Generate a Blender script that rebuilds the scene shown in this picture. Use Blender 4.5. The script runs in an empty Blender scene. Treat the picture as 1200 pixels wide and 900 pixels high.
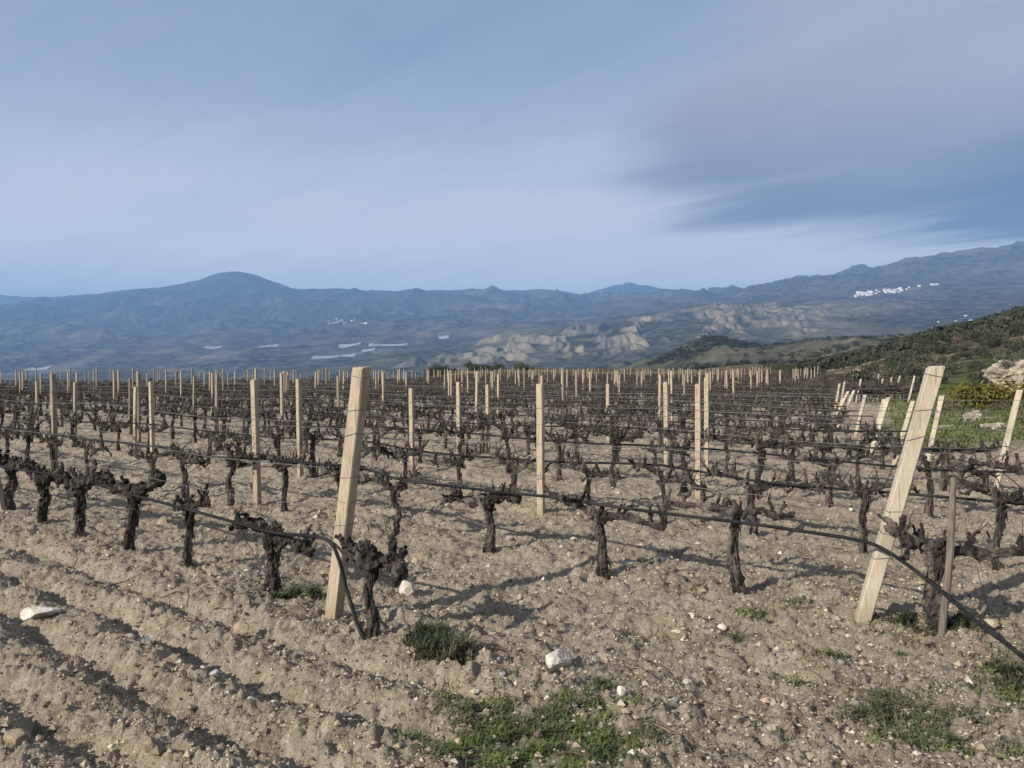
import bpy, math, random
import numpy as np
from mathutils import Vector, Matrix

S = bpy.context.scene
COL = S.collection
rng = np.random.default_rng(7)
random.seed(7)

# ------------------------------------------------------------------ camera, sky, sun, exposure
F = 906.0            # focal length in pixels of the 1200 px wide photograph
CAMZ = 1.65          # eye height over the flat field
HY = 430.0           # image row of the level line
cam = bpy.data.cameras.new('camera')
cam.sensor_width = 36.0
cam.lens = F / 1200 * 36
cam.shift_y = -(450 - HY) / 1200
cam.clip_start = 0.1
cam.clip_end = 120000
co = bpy.data.objects.new('camera', cam)
co.location = (0, 0, CAMZ)
co.rotation_euler = (math.radians(90), 0, 0)
COL.objects.link(co)
S.camera = co

SUN_EL = math.radians(27)
SX, SY = -0.80, -0.60          # towards the sun, seen from above
W = bpy.data.worlds.new('World')
S.world = W
W.use_nodes = True


def build_world():
    nt = W.node_tree
    nt.nodes.clear()
    N, L = nt.nodes.new, nt.links.new

    def math_(op, a, b=None, clamp=False):
        n = N('ShaderNodeMath'); n.operation = op; n.use_clamp = clamp
        for i, v in enumerate((a, b)):
            if v is None: continue
            if isinstance(v, (int, float)): n.inputs[i].default_value = v
            else: L(v, n.inputs[i])
        return n.outputs[0]

    def ramp(v, a, b, lo=0.0, hi=1.0):
        n = N('ShaderNodeMapRange'); n.interpolation_type = 'SMOOTHSTEP'
        L(v, n.inputs[0])
        for i, q in enumerate((a, b, lo, hi)): n.inputs[i + 1].default_value = q
        return n.outputs[0]

    def mix(f, a, b):
        n = N('ShaderNodeMix'); n.data_type = 'RGBA'
        if isinstance(f, (int, float)): n.inputs[0].default_value = f
        else: L(f, n.inputs[0])
        for i, v in ((6, a), (7, b)):
            if isinstance(v, tuple): n.inputs[i].default_value = (*v, 1)
            else: L(v, n.inputs[i])
        return n.outputs[2]

    out = N('ShaderNodeOutputWorld'); bg = N('ShaderNodeBackground')
    sky = N('ShaderNodeTexSky'); sky.sky_type = 'NISHITA'; sky.sun_disc = False
    sky.sun_elevation = SUN_EL; sky.sun_rotation = math.atan2(SX, SY)
    sky.altitude = 800; sky.air_density = 1.0; sky.dust_density = 1.2; sky.ozone_density = 1.5
    tc = N('ShaderNodeTexCoord')
    sep = N('ShaderNodeSeparateXYZ'); L(tc.outputs['Generated'], sep.inputs[0])
    x, y, z = sep.outputs
    zc = math_('ADD', math_('MAXIMUM', z, 0.0), 0.10)
    cmb = N('ShaderNodeCombineXYZ')
    px, py = math_('DIVIDE', x, zc), math_('DIVIDE', y, zc)      # the sky's flat cloud layer
    L(px, cmb.inputs[0]); L(py, cmb.inputs[1])

    def noise(scale, detail, rough=0.55, off=(0, 0, 0), sc=(1, 1, 1), rot=0.0, dist=0.0):
        m0 = N('ShaderNodeMapping'); m0.inputs[2].default_value = (0, 0, rot); L(cmb.outputs[0], m0.inputs[0])
        m = N('ShaderNodeMapping'); m.inputs[1].default_value = off; m.inputs[3].default_value = sc
        L(m0.outputs[0], m.inputs[0])
        n = N('ShaderNodeTexNoise'); n.inputs['Scale'].default_value = scale
        n.inputs['Detail'].default_value = detail; n.inputs['Roughness'].default_value = rough
        n.inputs['Distortion'].default_value = dist
        L(m.outputs[0], n.inputs['Vector'])
        return n.outputs['Fac']

    # thin high veil, streaky; a long grey sheet of cloud that begins right of centre
    veil = noise(0.55, 6, 0.55, (3.1, 0.7, 0), (0.55, 1, 1), 0.55, 0.6)
    soft = noise(1.1, 5, 0.6, (0.4, 9.7, 0), (0.45, 1, 1), 0.6, 0.5)
    sheet = noise(0.9, 6, 0.55, (1.3, 4.2, 0), (0.5, 1, 1), 0.7, 0.5)
    streak = noise(1.2, 7, 0.62, (7.3, 2.2, 0), (0.30, 1.5, 1), 0.80, 0.3)
    yy = math_('ADD', math_('MAXIMUM', y, 0.0), 0.12)
    uu = math_('DIVIDE', x, yy); el = math_('DIVIDE', z, yy)
    sn = math_('SUBTRACT', sheet, 0.5); kn = math_('SUBTRACT', streak, 0.5)
    c1 = mix(ramp(veil, 0.34, 0.66, 0.40, 0.85), sky.outputs[0], WORLD['veil'])
    c1 = mix(math_('MULTIPLY', ramp(z, 0.20, 0.46), ramp(soft, 0.35, 0.62, 0.75, 0.25)), c1, WORLD['zenith'])
    pale = math_('MULTIPLY', ramp(z, 0.08, 0.40, 0.92, 0.0), ramp(soft, 0.3, 0.7, 0.82, 1.0))
    c2 = mix(pale, c1, WORLD['pale'])
    edge = math_('SUBTRACT', uu, math_('MULTIPLY', math_('SUBTRACT', el, 0.26), 0.35))
    side = ramp(math_('ADD', edge, math_('MULTIPLY', sn, 0.50)), 0.12, 0.28)
    low = ramp(math_('ADD', math_('ADD', el, math_('MULTIPLY', uu, 0.10)), math_('MULTIPLY', kn, 0.12)), 0.165, 0.225)
    dark = math_('ADD', ramp(math_('ADD', el, math_('MULTIPLY', kn, 0.22)), 0.17, 0.36, 0.75, 0.10), math_('MULTIPLY', kn, 0.9), clamp=True)
    dark = math_('ADD', dark, ramp(math_('ADD', math_('SUBTRACT', uu, el), math_('MULTIPLY', kn, 0.3)), 0.22, 0.45, 0.0, 0.45), clamp=True)
    dark = math_('MULTIPLY', dark, ramp(el, 0.18, 0.45, 1.0, 0.45))
    grey = mix(dark, WORLD['grey_b'], WORLD['grey_a'])
    c2 = mix(math_('MULTIPLY', math_('MULTIPLY', side, low), ramp(math_('ADD', sheet, math_('MULTIPLY', kn, 0.5)), 0.30, 0.52, 0.62, 0.95)), c2, grey)
    # thin broken streaks all over
    fine = noise(2.6, 8, 0.68, (2.2, 5.1, 0), (0.35, 1.2, 1), 0.70, 0.5)
    hv = N('ShaderNodeHueSaturation'); L(c2, hv.inputs['Color'])
    L(ramp(fine, 0.30, 0.70, 0.96, 1.045), hv.inputs['Value']); L(ramp(fine, 0.30, 0.70, 1.06, 0.92), hv.inputs['Saturation'])
    c2 = hv.outputs[0]
    L(c2, bg.inputs[0]); bg.inputs[1].default_value = WORLD['strength']
    L(bg.outputs[0], out.inputs[0])


WORLD = dict(veil=(3.9, 4.3, 5.1), grey_a=(0.95, 1.2, 1.75), grey_b=(3.6, 3.75, 4.15), pale=(7.6, 7.6, 7.3),
             zenith=(2.15, 2.8, 3.85), strength=0.10)
build_world()

sl = bpy.data.lights.new('sun', 'SUN')
sl.energy = 5.0
sl.angle = math.radians(0.6)
sl.color = (1.0, 0.93, 0.82)
so = bpy.data.objects.new('sun', sl)
sd = Vector((SX * math.cos(SUN_EL), SY * math.cos(SUN_EL), math.sin(SUN_EL)))
so.rotation_euler = sd.to_track_quat('Z', 'Y').to_euler()
so.location = (0, 0, 50)
COL.objects.link(so)

S.view_settings.view_transform = 'Standard'
S.view_settings.look = 'None'
S.view_settings.exposure = 0.25
S.view_settings.gamma = 1.0
S.render.engine = 'CYCLES'
S.cycles.use_denoising = True
S.cycles.max_bounces = 5
S.cycles.diffuse_bounces = 3
S.cycles.volume_bounces = 2
S.cycles.use_adaptive_sampling = True

# ------------------------------------------------------------------ numeric helpers
G8 = np.array([(math.cos(a), math.sin(a)) for a in np.arange(16) * math.pi / 8])


def _hash(ix, iy, seed):
    h = (ix.astype(np.int64) * 374761393 + iy.astype(np.int64) * 668265263 + seed * 974634777) & 0xFFFFFFFF
    h = ((h ^ (h >> 13)) * 1274126177) & 0xFFFFFFFF
    return (h ^ (h >> 16)) & 0xFFFFFFFF


def pn(x, y, seed=0):
    """2-D gradient noise, about -1..1"""
    x = np.asarray(x, float); y = np.asarray(y, float)
    ix = np.floor(x); iy = np.floor(y)
    fx = x - ix; fy = y - iy
    ux = fx * fx * fx * (fx * (fx * 6 - 15) + 10); uy = fy * fy * fy * (fy * (fy * 6 - 15) + 10)

    def g(dx, dy):
        h = G8[_hash(ix + dx, iy + dy, seed) & 15]
        return h[..., 0] * (fx - dx) + h[..., 1] * (fy - dy)
    a = g(0, 0); b = g(1, 0); c = g(0, 1); d = g(1, 1)
    return 1.5 * ((a + (b - a) * ux) * (1 - uy) + (c + (d - c) * ux) * uy)


def fbm(x, y, oct=4, seed=0, gain=0.5):
    s = 0; a = 1.0
    for k in range(oct):
        s = s + a * pn(x * 2 ** k, y * 2 ** k, seed + 17 * k); a *= gain
    return s


def ridged(x, y, oct=4, seed=0, gain=0.5):
    s = 0; a = 1.0
    for k in range(oct):
        s = s + a * (1 - 2 * np.abs(pn(x * 2 ** k, y * 2 ** k, seed + 31 * k))); a *= gain
    return s


def cells(x, y, seed=0):
    """distance to the nearest jittered point: domes for clods"""
    ix = np.floor(x); iy = np.floor(y)
    best = np.full(np.shape(x), 9.0)
    for dx in (-1, 0, 1):
        for dy in (-1, 0, 1):
            h = _hash(ix + dx, iy + dy, seed)
            qx = ix + dx + (h & 1023) / 1023.0; qy = iy + dy + ((h >> 10) & 1023) / 1023.0
            best = np.minimum(best, (x - qx) ** 2 + (y - qy) ** 2)
    return np.sqrt(best)


def sstep(a, b, x):
    t = np.clip((x - a) / (b - a), 0, 1)
    return t * t * (3 - 2 * t)


# ------------------------------------------------------------------ mesh helpers
def mesh_from(name, V, faces, mat, smooth=False, attrs=None):
    """V (n,3); faces: (m,3) or (m,4) array, or a list of such arrays"""
    me = bpy.data.meshes.new(name)
    if not isinstance(faces, list): faces = [faces]
    faces = [np.asarray(f, np.int32) for f in faces if len(f)]
    V = np.asarray(V, np.float32)
    me.vertices.add(len(V)); me.vertices.foreach_set('co', V.ravel())
    nl = sum(f.size for f in faces); nf = sum(len(f) for f in faces)
    me.loops.add(nl); me.loops.foreach_set('vertex_index', np.concatenate([f.ravel() for f in faces]))
    me.polygons.add(nf)
    st = []; o = 0
    for f in faces:
        st.append(o + np.arange(len(f)) * f.shape[1]); o += f.size
    me.polygons.foreach_set('loop_start', np.concatenate(st).astype(np.int32))
    me.polygons.foreach_set('use_smooth', np.full(nf, bool(smooth)))
    for k, a in (attrs or {}).items():
        at = me.attributes.new(k, 'FLOAT', 'POINT'); at.data.foreach_set('value', np.asarray(a, np.float32).ravel())
    me.update(calc_edges=True)
    me.validate()
    me.materials.append(mat)
    return me


def link(name, me, parent=None, loc=None):
    o = bpy.data.objects.new(name, me)
    if parent is not None: o.parent = parent
    if loc is not None: o.location = loc
    COL.objects.link(o)
    return o


def tag(o, label=None, cat=None, group=None, kind=None):
    if label: o['label'] = label
    if cat: o['category'] = cat
    if group: o['group'] = group
    if kind: o['kind'] = kind
    return o


def empty(name, loc=(0, 0, 0), rz=0.0):
    o = bpy.data.objects.new(name, None)
    o.empty_display_size = 0.1
    o.location = loc; o.rotation_euler = (0, 0, rz)
    COL.objects.link(o)
    return o


class MB:
    def __init__(s): s.v = []; s.t = []; s.q = []; s.n = 0

    def add(s, V, tris=None, quads=None):
        V = np.asarray(V, float)
        s.v.append(V)
        if tris is not None and len(tris): s.t.append(np.asarray(tris, int) + s.n)
        if quads is not None and len(quads): s.q.append(np.asarray(quads, int) + s.n)
        s.n += len(V)
        return s

    def arrays(s):
        V = np.concatenate(s.v) if s.v else np.zeros((0, 3))
        fs = []
        if s.t: fs.append(np.concatenate(s.t))
        if s.q: fs.append(np.concatenate(s.q))
        return V, fs

    def mesh(s, name, mat, smooth=False):
        V, fs = s.arrays()
        return mesh_from(name, V, fs, mat, smooth)


def tube(P, R, sides=8, rough=0.0, seed=0, cap=True):
    """tube along points P with radii R; rough = shaggy radial noise"""
    P = np.asarray(P, float); n = len(P)
    R = np.broadcast_to(np.asarray(R, float), (n,))
    T = np.gradient(P, axis=0); T /= np.linalg.norm(T, axis=1)[:, None] + 1e-9
    u = np.cross(T[0], (0, 0, 1.0) if abs(T[0][2]) < .9 else (1.0, 0, 0)); u /= np.linalg.norm(u)
    V = []
    a = np.arange(sides) * 2 * math.pi / sides
    r = np.random.default_rng(seed)
    ln = np.concatenate([[0], np.cumsum(np.linalg.norm(np.diff(P, axis=0), axis=1))])
    for i in range(n):
        u = u - T[i] * np.dot(u, T[i]); u /= np.linalg.norm(u) + 1e-9
        w = np.cross(T[i], u)
        rr = R[i]
        if rough:
            rr = rr * (1 + rough * pn(a * 1.6 + seed * 1.7, np.full(sides, ln[i] * 14 + seed), seed)
                       + rough * .8 * pn(a * 3.2 + seed, np.full(sides, ln[i] * 38), seed + 5) + rough * .35 * (r.random(sides) - .5))
        V.append(P[i] + (np.cos(a) * rr)[:, None] * u + (np.sin(a) * rr)[:, None] * w)
    V = np.concatenate(V)
    i = np.arange(n - 1)[:, None] * sides; j = np.arange(sides)[None, :]; k = (j + 1) % sides
    Q = np.stack([i + j, i + k, i + sides + k, i + sides + j], -1).reshape(-1, 4)
    Tn = []
    if cap:
        V = np.concatenate([V, [P[0] - T[0] * R[0] * .2], [P[-1] + T[-1] * R[-1] * .35]])
        b = n * sides; e = (n - 1) * sides
        for q in range(sides):
            Tn.append((b, (q + 1) % sides, q)); Tn.append((b + 1, e + q, e + (q + 1) % sides))
    return V, np.array(Tn, int).reshape(-1, 3), Q


def smooth_path(pts, n):
    pts = np.asarray(pts, float); m = len(pts)
    t = np.linspace(0, m - 1, n); out = []
    for q in t:
        i = min(int(q), m - 2); f = q - i
        p0 = pts[max(i - 1, 0)]; p1 = pts[i]; p2 = pts[i + 1]; p3 = pts[min(i + 2, m - 1)]
        out.append(.5 * ((2 * p1) + (-p0 + p2) * f + (2 * p0 - 5 * p1 + 4 * p2 - p3) * f * f + (-p0 + 3 * p1 - 3 * p2 + p3) * f ** 3))
    return np.array(out)


_g = (1 + 5 ** .5) / 2
ICO_V = np.array([(-1, _g, 0), (1, _g, 0), (-1, -_g, 0), (1, -_g, 0), (0, -1, _g), (0, 1, _g), (0, -1, -_g), (0, 1, -_g),
                  (_g, 0, -1), (_g, 0, 1), (-_g, 0, -1), (-_g, 0, 1)]) / math.sqrt(1 + _g * _g)
ICO_F = np.array([(0, 11, 5), (0, 5, 1), (0, 1, 7), (0, 7, 10), (0, 10, 11), (1, 5, 9), (5, 11, 4), (11, 10, 2), (10, 7, 6), (7, 1, 8),
                  (3, 9, 4), (3, 4, 2), (3, 2, 6), (3, 6, 8), (3, 8, 9), (4, 9, 5), (2, 4, 11), (6, 2, 10), (8, 6, 7), (9, 8, 1)])


def icosub(k):
    V, Fc = ICO_V, ICO_F
    for _ in range(k):
        V = list(map(tuple, V)); c = {}; nf = []

        def mid(a, b):
            key = (min(a, b), max(a, b))
            if key not in c:
                m = np.array(V[a]) + np.array(V[b]); m /= np.linalg.norm(m); V.append(tuple(m)); c[key] = len(V) - 1
            return c[key]
        for a, b, d in Fc:
            x, y, z = mid(a, b), mid(b, d), mid(d, a)
            nf += [(a, x, z), (b, y, x), (d, z, y), (x, y, z)]
        V = np.array(V); Fc = np.array(nf)
    return np.asarray(V), np.asarray(Fc)


ICO1 = icosub(1); ICO2 = icosub(2); ICO3 = icosub(3)

# ------------------------------------------------------------------ materials
MATS = {}


def new_mat(name):
    m = bpy.data.materials.new(name); m.use_nodes = True
    nt = m.node_tree; b = nt.nodes['Principled BSDF']
    b.inputs['Specular IOR Level'].default_value = 0.25
    return m, nt, b


class NT:
    def __init__(s, nt): s.nt = nt; s.N = nt.nodes.new; s.L = nt.links.new; s.obj = None

    def coords(s):
        if s.obj is None: s.obj = s.N('ShaderNodeTexCoord').outputs['Object']
        return s.obj

    def noise(s, scale, detail=4, rough=0.55, sc=(1, 1, 1), vec=None, off=(0, 0, 0), col=False):
        m = s.N('ShaderNodeMapping'); m.inputs[3].default_value = sc; m.inputs[1].default_value = off
        s.L(vec if vec is not None else s.coords(), m.inputs[0])
        n = s.N('ShaderNodeTexNoise'); n.inputs['Scale'].default_value = scale
        n.inputs['Detail'].default_value = detail; n.inputs['Roughness'].default_value = rough
        s.L(m.outputs[0], n.inputs['Vector'])
        return n.outputs['Color' if col else 'Fac']

    def vor(s, scale, out='Distance', vec=None, rand=1.0, feature='F1'):
        n = s.N('ShaderNodeTexVoronoi'); n.inputs['Scale'].default_value = scale; n.feature = feature
        n.inputs['Randomness'].default_value = rand
        s.L(vec if vec is not None else s.coords(), n.inputs['Vector'])
        return n.outputs[out]

    def ramp(s, v, a, b, lo=0.0, hi=1.0, smooth=True):
        n = s.N('ShaderNodeMapRange')
        if smooth: n.interpolation_type = 'SMOOTHSTEP'
        s.L(v, n.inputs[0])
        for i, q in enumerate((a, b, lo, hi)): n.inputs[i + 1].default_value = q
        return n.outputs[0]

    def mix(s, f, a, b, mode='MIX'):
        n = s.N('ShaderNodeMix'); n.data_type = 'RGBA'; n.blend_type = mode
        if isinstance(f, (int, float)): n.inputs[0].default_value = f
        else: s.L(f, n.inputs[0])
        for i, v in ((6, a), (7, b)):
            if isinstance(v, tuple): n.inputs[i].default_value = (*v, 1)
            else: s.L(v, n.inputs[i])
        return n.outputs[2]

    def math(s, op, a, b=None, clamp=False):
        n = s.N('ShaderNodeMath'); n.operation = op; n.use_clamp = clamp
        for i, v in enumerate((a, b)):
            if v is None: continue
            if isinstance(v, (int, float)): n.inputs[i].default_value = v
            else: s.L(v, n.inputs[i])
        return n.outputs[0]

    def attr(s, name):
        n = s.N('ShaderNodeAttribute'); n.attribute_name = name
        return n.outputs['Fac']

    def rand(s):
        return s.N('ShaderNodeObjectInfo').outputs['Random']

    def bump(s, bsdf, h, strength, dist):
        n = s.N('ShaderNodeBump'); n.inputs['Strength'].default_value = strength; n.inputs['Distance'].default_value = dist
        s.L(h, n.inputs['Height']); s.L(n.outputs[0], bsdf.inputs['Normal'])


def mat_soil():
    m, nt, b = new_mat('soil'); k = NT(nt)
    big = k.noise(0.9, 5, 0.6)
    mid = k.noise(7, 6, 0.65)
    fine = k.noise(60, 5, 0.7)
    grit = k.noise(240, 2, 0.6)
    c = k.mix(k.ramp(mid, 0.3, 0.7), (0.295, 0.243, 0.180), (0.49, 0.41, 0.312))
    c = k.mix(k.ramp(big, 0.35, 0.7, 0, 0.55), c, (0.40, 0.32, 0.215))
    c = k.mix(k.ramp(fine, 0.47, 0.70, 0, 0.85), c, (0.13, 0.095, 0.068))
    c = k.mix(k.ramp(grit, 0.58, 0.75, 0, 0.8), c, (0.56, 0.50, 0.42))
    damp_shade = k.math('MULTIPLY', k.ramp(k.noise(1.6, 6, 0.7, off=(4, 9, 0)), 0.46, 0.62), k.ramp(k.noise(14, 5, 0.7, off=(2, 1, 0)), 0.40, 0.60))
    c = k.mix(k.math('MULTIPLY', damp_shade, 0.7), c, (0.135, 0.108, 0.082))  # damp soil patches, darkened further to stand in for small soil shadows
    v = k.vor(38, 'Color')
    sepv = k.N('ShaderNodeSeparateColor'); k.L(v, sepv.inputs[0])
    c = k.mix(k.ramp(sepv.outputs[0], 0.80, 0.9, 0, 0.5), c, (0.50, 0.44, 0.37))
    g = k.math('MULTIPLY', k.attr('green'), k.ramp(k.noise(2.2, 6, 0.7), 0.40, 0.56))
    c = k.mix(g, c, k.mix(k.ramp(fine, 0.35, 0.65), (0.045, 0.075, 0.018), (0.10, 0.15, 0.035)))
    k.L(c, b.inputs['Base Color'])
    b.inputs['Roughness'].default_value = 0.95
    b.inputs['Specular IOR Level'].default_value = 0.1
    h = k.math('ADD', k.math('MULTIPLY', fine, 1.0), k.math('MULTIPLY', grit, 0.45))
    k.bump(b, h, 0.9, 0.02)
    return m


def mat_terrain():
    m, nt, b = new_mat('hillside'); k = NT(nt)
    bare = k.attr('bare'); far = k.attr('far'); green = k.attr('green')
    patch = k.noise(1 / 700.0, 6, 0.62)
    spot = k.noise(1 / 45.0, 5, 0.7)
    near = k.noise(1 / 3.5, 6, 0.7)
    scrub = k.mix(k.ramp(near, 0.35, 0.65), (0.048, 0.046, 0.030), (0.145, 0.115, 0.075))
    scrub = k.mix(k.ramp(k.noise(1 / 14.0, 5, 0.65), 0.5, 0.68, 0, .8), scrub, (0.30, 0.25, 0.175))
    scrub = k.mix(k.math('MULTIPLY', green, k.ramp(near, 0.36, 0.5)), scrub, (0.075, 0.115, 0.03))
    ridge = k.mix(k.ramp(spot, 0.40, 0.62), (0.018, 0.024, 0.015), (0.105, 0.100, 0.065))
    ridge = k.mix(k.ramp(patch, 0.48, 0.68, 0, 0.6), ridge, (0.17, 0.15, 0.105))
    field = k.vor(1 / 95.0, 'Color'); sepf = k.N('ShaderNodeSeparateColor'); k.L(field, sepf.inputs[0])
    fl = k.math('MULTIPLY', k.ramp(sepf.outputs[0], 0.78, 0.82), k.attr('farm'))
    ridge = k.mix(k.math('MULTIPLY', fl, .25), ridge, k.mix(sepf.outputs[1], (0.34, 0.29, 0.21), (0.16, 0.19, 0.09)))
    c = k.mix(far, scrub, ridge)
    bt = k.mix(k.ramp(spot, 0.3, 0.7), (0.17, 0.145, 0.105), (0.30, 0.26, 0.19))
    bm = k.math('MULTIPLY', bare, k.ramp(k.noise(1 / 120.0, 5, 0.65), 0.36, 0.56, 0.25, 1.0), clamp=True)
    c = k.mix(bm, c, bt)
    k.L(c, b.inputs['Base Color'])
    b.inputs['Roughness'].default_value = 1.0
    b.inputs['Specular IOR Level'].default_value = 0.0
    return m


def mat_simple(name, c0, c1, scale, rough=0.9, bump=0.0, dist=0.01, sc=(1, 1, 1), spec=0.2, third=None, vary=0.0):
    m, nt, b = new_mat(name); k = NT(nt)
    n = k.noise(scale, 6, 0.65, sc)
    c = k.mix(k.ramp(n, 0.32, 0.68), c0, c1)
    if third: c = k.mix(k.ramp(k.noise(scale * .23, 5, 0.6, sc, off=(5, 3, 1)), 0.48, 0.66), c, third)
    if vary:
        hv = k.N('ShaderNodeHueSaturation'); k.L(c, hv.inputs['Color'])
        k.L(k.ramp(k.rand(), 0, 1, 1 - vary, 1 + vary, False), hv.inputs['Value'])
        c = hv.outputs[0]
    k.L(c, b.inputs['Base Color'])
    b.inputs['Roughness'].default_value = rough
    b.inputs['Specular IOR Level'].default_value = spec
    if bump: k.bump(b, k.noise(scale * 1.7, 5, 0.7, sc), bump, dist)
    return m


def mat_leaf(name, c0, c1, c2):
    m, nt, b = new_mat(name); k = NT(nt)
    n = k.noise(1.3, 4, 0.6); f = k.noise(9, 3, 0.6)
    c = k.mix(k.ramp(f, 0.3, 0.7), c0, c1)
    c = k.mix(k.ramp(n, 0.45, 0.62), c, c2)
    hv = k.N('ShaderNodeHueSaturation'); k.L(c, hv.inputs['Color'])
    k.L(k.ramp(k.rand(), 0, 1, .65, 1.3, False), hv.inputs['Value'])
    k.L(hv.outputs[0], b.inputs['Base Color'])
    b.inputs['Roughness'].default_value = 0.8
    return m


M_SOIL = mat_soil()
M_TERR = mat_terrain()
M_BARK = mat_simple('vine_bark', (0.014, 0.012, 0.011), (0.066, 0.056, 0.049), 34, 0.95, 1.0, 0.012, (1, 1, .3), .12, (0.13, 0.11, 0.095), .25)
M_BARKFAR = mat_simple('vine_bark_weathered', (0.020, 0.017, 0.015), (0.070, 0.060, 0.053), 9, 0.95, 0, 0, (1, 1, 1), .1, (0.10, 0.085, 0.075))


def mat_post(name, c0, c1, stain, vary):
    m, nt, b = new_mat(name); k = NT(nt)
    grain = k.noise(16, 6, 0.65, (3, 3, .7))
    c = k.mix(k.ramp(grain, 0.32, 0.68), c0, c1)
    c = k.mix(k.ramp(k.noise(3.2, 5, 0.65, (1.5, 1.5, .6), off=(5, 3, 1)), 0.47, 0.66, 0, .8), c, stain)
    check = k.noise(42, 3, 0.6, (2.2, 2.2, .10), off=(1, 8, 2))
    c = k.mix(k.ramp(check, 0.60, 0.68, 0, .6), c, (0.085, 0.068, 0.05))
    spots = k.vor(26, 'Distance')
    c = k.mix(k.ramp(spots, 0.05, 0.14, .5, 0), c, (0.11, 0.085, 0.06))
    sep = k.N('ShaderNodeSeparateXYZ'); k.L(k.coords(), sep.inputs[0])
    splash = k.ramp(k.math('SUBTRACT', sep.outputs[2], k.math('MULTIPLY', k.noise(11, 5, .7), .34)), -.14, .06, .75, 0)
    c = k.mix(splash, c, (0.27, 0.215, 0.15))
    hv = k.N('ShaderNodeHueSaturation'); k.L(c, hv.inputs['Color'])
    k.L(k.ramp(k.rand(), 0, 1, 1 - vary, 1 + vary, False), hv.inputs['Value'])
    k.L(hv.outputs[0], b.inputs['Base Color']); b.inputs['Roughness'].default_value = .9
    b.inputs['Specular IOR Level'].default_value = .15
    k.bump(b, k.math('SUBTRACT', grain, k.ramp(check, .60, .68)), .5, .004)
    return m


M_POST = mat_post('post_timber', (0.345, 0.28, 0.20), (0.425, 0.35, 0.255), (0.26, 0.215, 0.16), .12)
M_POSTGREY = mat_post('post_weathered', (0.23, 0.19, 0.145), (0.34, 0.285, 0.22), (0.165, 0.14, 0.11), .16)
M_POSTPALE = mat_post('post_pale', (0.40, 0.345, 0.265), (0.48, 0.42, 0.33), (0.31, 0.265, 0.205), .10)
M_WIRE = mat_simple('galvanised_wire', (0.07, 0.068, 0.066), (0.15, 0.145, 0.14), 60, 0.5, 0, 0, spec=.5)
M_HOSE = mat_simple('black_hose', (0.007, 0.0075, 0.008), (0.018, 0.019, 0.02), 20, 0.75, .2, 0.002, spec=.15, third=(0.03, 0.03, 0.03))
M_STAKE = mat_simple('grey_stake', (0.10, 0.085, 0.07), (0.20, 0.17, 0.14), 14, 0.95, .8, 0.006, (5, 5, .4))
M_STONE = mat_simple('pale_stone', (0.50, 0.46, 0.40), (0.70, 0.67, 0.61), 16, 0.9, .8, 0.01, third=(0.40, 0.34, 0.26), vary=.12)
M_STONEGREY = mat_simple('grey_stone', (0.22, 0.22, 0.21), (0.38, 0.375, 0.36), 16, 0.85, .7, 0.01, third=(0.30, 0.29, 0.27), vary=.15)
M_STONETAN = mat_simple('tan_stone', (0.40, 0.32, 0.23), (0.56, 0.47, 0.35), 16, 0.9, .7, 0.01, third=(0.33, 0.25, 0.17), vary=.18)
M_CLOD = mat_simple('soil_clod', (0.22, 0.165, 0.115), (0.36, 0.285, 0.205), 30, 0.95, .8, 0.01, vary=.12)


def mat_gravel():
    m, nt, b = new_mat('gravel'); k = NT(nt)
    g = k.N('ShaderNodeNewGeometry').outputs['Random Per Island']
    c = k.mix(k.ramp(g, 0.0, 0.45), (0.10, 0.075, 0.055), (0.36, 0.285, 0.20))
    c = k.mix(k.ramp(g, 0.72, 1.0), c, (0.52, 0.46, 0.38))
    k.L(c, b.inputs['Base Color']); b.inputs['Roughness'].default_value = 0.9
    return m


M_GRAVEL = mat_gravel()
M_GRASS = mat_leaf('grass_blade', (0.055, 0.075, 0.024), (0.120, 0.145, 0.046), (0.105, 0.105, 0.05))
M_DRY = mat_simple('dry_stalk', (0.075, 0.055, 0.040), (0.22, 0.17, 0.115), 5, 0.95)
M_WEED = mat_leaf('weed_leaf', (0.030, 0.042, 0.018), (0.070, 0.080, 0.042), (0.095, 0.09, 0.055))
M_SHRUB = mat_leaf('shrub_leaf', (0.030, 0.038, 0.022), (0.062, 0.070, 0.040), (0.050, 0.054, 0.034))
M_OLIVE = mat_leaf('olive_leaf', (0.050, 0.062, 0.038), (0.105, 0.115, 0.075), (0.075, 0.085, 0.052))
M_DRYBUSH = mat_leaf('dry_bush_twig', (0.085, 0.070, 0.055), (0.155, 0.13, 0.10), (0.11, 0.095, 0.07))
M_BROOM = mat_leaf('broom_leaf', (0.085, 0.09, 0.022), (0.22, 0.175, 0.03), (0.15, 0.125, 0.025))
M_ROCK = mat_simple('limestone', (0.30, 0.255, 0.195), (0.50, 0.44, 0.35), 2.6, 0.95, 1.0, .15, third=(0.15, 0.125, 0.095))
M_TRUNK = mat_simple('shrub_wood', (0.06, 0.048, 0.038), (0.13, 0.105, 0.085), 8, 0.95)
M_WHITEWALL = mat_simple('whitewash', (0.72, 0.72, 0.70), (0.82, 0.82, 0.80), 0.3, 0.9)
M_ROOF = mat_simple('clay_roof', (0.30, 0.22, 0.17), (0.42, 0.33, 0.27), 0.6, 0.9)
M_PLASTIC = mat_simple('greenhouse_plastic', (0.26, 0.275, 0.28), (0.46, 0.48, 0.49), 0.02, 0.6)

# ------------------------------------------------------------------ the land: rows along A, rows stacked along B
A = np.array((0.8, -0.6)); B = np.array((0.6, 0.8))


def nt_of(X, Y): return X * B[0] + Y * B[1], X * A[0] + Y * A[1]


def px(xp, yp, z=0.0):
    D = (CAMZ - z) * F / (yp - HY)
    return np.array(((xp - 600) / F * D, D))


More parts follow.
